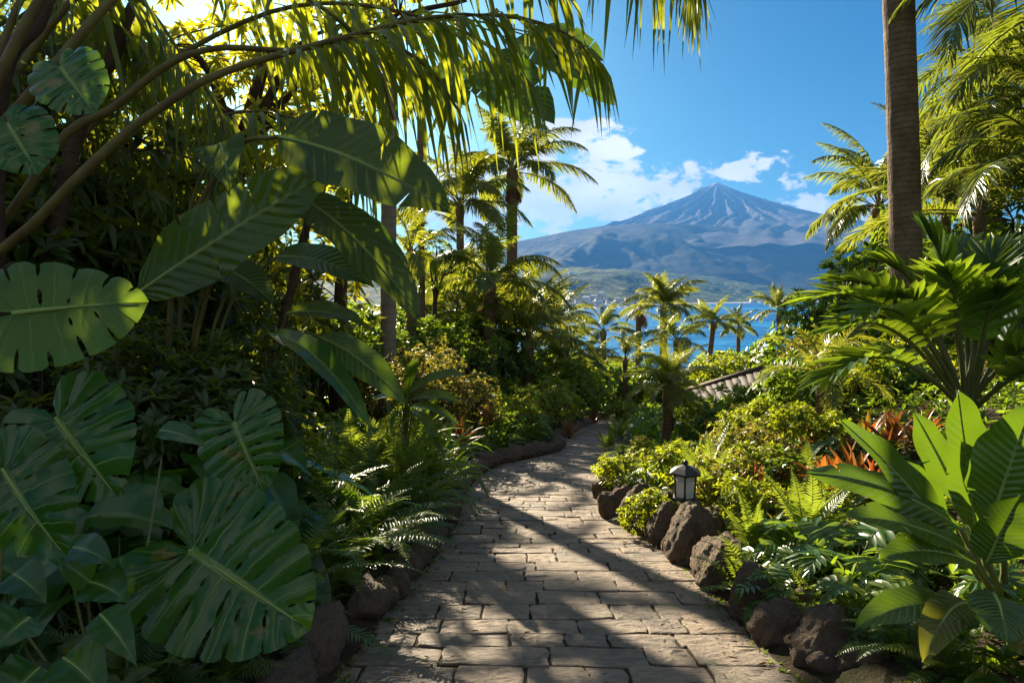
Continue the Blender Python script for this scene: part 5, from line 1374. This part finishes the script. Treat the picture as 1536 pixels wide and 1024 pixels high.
# ------------------------------------------------------------------ air, sky, sun, camera
def haze():
    m, nt = newmat('sea_air'); g = NT(nt)
    v = g.n('ShaderNodeVolumePrincipled', {'Color': HAZE_COL, 'Density': HAZE_D, 'Anisotropy': HAZE_G})
    g.out(None, v.outputs[0])
    mb = MB(); z0, z1 = -75.0, 1420.0
    box(mb, (0, 5500, (z0 + z1) / 2), (16000, 13000, z1 - z0))
    tag(mb.obj('haze', m, None, False), 'thin blue sea air over the whole view', 'haze', kind='stuff')
HAZE_COL, HAZE_D, HAZE_G = (.075, .28, .74), 8e-5, .15
haze()
SUNV = at(385, 5, 1.0).normalized()
EL = math.asin(SUNV.z); AZ = math.atan2(SUNV.x, SUNV.y)
sd = bpy.data.lights.new('sun', 'SUN'); sd.energy = 5.0; sd.angle = rad(.53); sd.color = (1, .86, .64)
so = bpy.data.objects.new('sun', sd); COL.objects.link(so)
so.rotation_euler = (-SUNV).to_track_quat('-Z', 'Y').to_euler(); so.location = SUNV * 60
w = bpy.data.worlds.new('World'); SC.world = w; w.use_nodes = True
w.node_tree.nodes.clear(); g = NT(w.node_tree)
sky = g.n('ShaderNodeTexSky'); sky.sky_type = 'NISHITA'; sky.sun_disc = False
sky.sun_elevation = EL; sky.sun_rotation = AZ; sky.altitude = 50; sky.air_density = 1.0; sky.dust_density = 1.8; sky.ozone_density = 4.0
tc = g.n('ShaderNodeTexCoord').outputs['Generated']
sx = g.n('ShaderNodeSeparateXYZ', {0: tc})
yy = g.m('MAXIMUM', sx.outputs[1], .05)
u = g.m('DIVIDE', sx.outputs[0], yy); v = g.m('DIVIDE', sx.outputs[2], yy)
uv = g.n('ShaderNodeCombineXYZ', {0: u, 1: v})
CL = [  # cloud banks: direction (px,py), half width, half height, weight
    (860, 205, 70, 22, 1.0), (905, 226, 45, 20, .8), (800, 230, 60, 40, 1.0), (890, 285, 120, 38, 1.1), (820, 300, 110, 40, 1.1), (960, 303, 70, 26, .8), (1000, 278, 45, 22, .55),
    (930, 328, 60, 12, .8), (1090, 262, 45, 14, .85), (1140, 246, 36, 12, .7), (1178, 266, 24, 16, .75), (1215, 320, 62, 20, 1.0), (1290, 330, 70, 26, 1.1), (1205, 305, 24, 9, .6), (960, 262, 20, 8, .5), (700, 300, 90, 60, .9), (1045, 262, 24, 12, .45)]
acc = None
for px, py, a, b, wt in CL:
    du = g.m('DIVIDE', g.m('SUBTRACT', u, (px - 768) / 1024), a / 1024 * 1.25); dv = g.m('DIVIDE', g.m('SUBTRACT', v, (440 - py) / 1024), b / 1024 * 1.25)
    q = g.m('MULTIPLY', g.m('SUBTRACT', 1.0, g.m('ADD', g.m('MULTIPLY', du, du), g.m('MULTIPLY', dv, dv))), wt)
    acc = q if acc is None else g.m('MAXIMUM', acc, q)
acc = g.m('MAXIMUM', acc, -1.2)
mp = g.n('ShaderNodeMapping', {0: uv.outputs[0], 3: (1, 1.7, 1)}).outputs[0]
n1 = g.n('ShaderNodeTexNoise', {'Vector': mp, 'Scale': 22.0, 'Detail': 12.0, 'Roughness': .64, 'Distortion': .3}).outputs[0]
cov = g.m('ADD', acc, g.m('MULTIPLY', g.m('SUBTRACT', n1, .5), 5.6))
cl = g.ramp(cov, -.05, .7)
front = g.ramp(sx.outputs[1], .05, .2)
cl = g.m('MULTIPLY', g.m('MULTIPLY', cl, front), .96)
n2 = g.n('ShaderNodeTexNoise', {'Vector': mp, 'Scale': 9.0, 'Detail': 5.0}).outputs[0]
ccol = g.mix(g.ramp(n2, .35, .65), (.76, .74, .74), (1, .95, .88))
hs = g.n('ShaderNodeHueSaturation', {'Saturation': 1.55, 'Value': .42, 'Color': sky.outputs[0]}).outputs[0]
tint = g.mix(1.0, hs, (.38, .72, .735), 'MULTIPLY')
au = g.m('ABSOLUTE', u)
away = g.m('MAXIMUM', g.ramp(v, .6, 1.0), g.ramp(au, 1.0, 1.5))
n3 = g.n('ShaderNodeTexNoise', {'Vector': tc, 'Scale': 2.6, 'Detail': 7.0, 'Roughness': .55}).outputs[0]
cl = g.m('MAXIMUM', cl, g.m('MULTIPLY', g.m('MULTIPLY', away, g.ramp(n3, .44, .62)), .75))  # added cloud cover outside the view, there to brighten the shade
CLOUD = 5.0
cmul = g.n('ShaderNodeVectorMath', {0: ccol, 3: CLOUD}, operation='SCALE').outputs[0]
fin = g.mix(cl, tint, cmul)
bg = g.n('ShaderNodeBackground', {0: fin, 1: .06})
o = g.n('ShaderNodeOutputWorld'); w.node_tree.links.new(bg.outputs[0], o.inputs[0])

cd = bpy.data.cameras.new('camera'); cam = bpy.data.objects.new('camera', cd); COL.objects.link(cam)
cd.lens = 24; cd.sensor_width = 36; cd.clip_start = .05; cd.clip_end = 40000
cam.rotation_euler = (PI / 2 - PITCH, 0, 0)
SC.camera = cam
SC.view_settings.view_transform = 'Standard'; SC.view_settings.look = 'None'; SC.view_settings.gamma = 1
SC.view_settings.exposure = 2.2
SC.render.engine = 'CYCLES'
c = SC.cycles
c.use_denoising = True; c.denoiser = 'OPENIMAGEDENOISE'
c.max_bounces = 7; c.diffuse_bounces = 3; c.glossy_bounces = 3; c.transmission_bounces = 5; c.volume_bounces = 0; c.transparent_max_bounces = 8
c.sample_clamp_indirect = 6
c.caustics_reflective = False; c.caustics_refractive = False
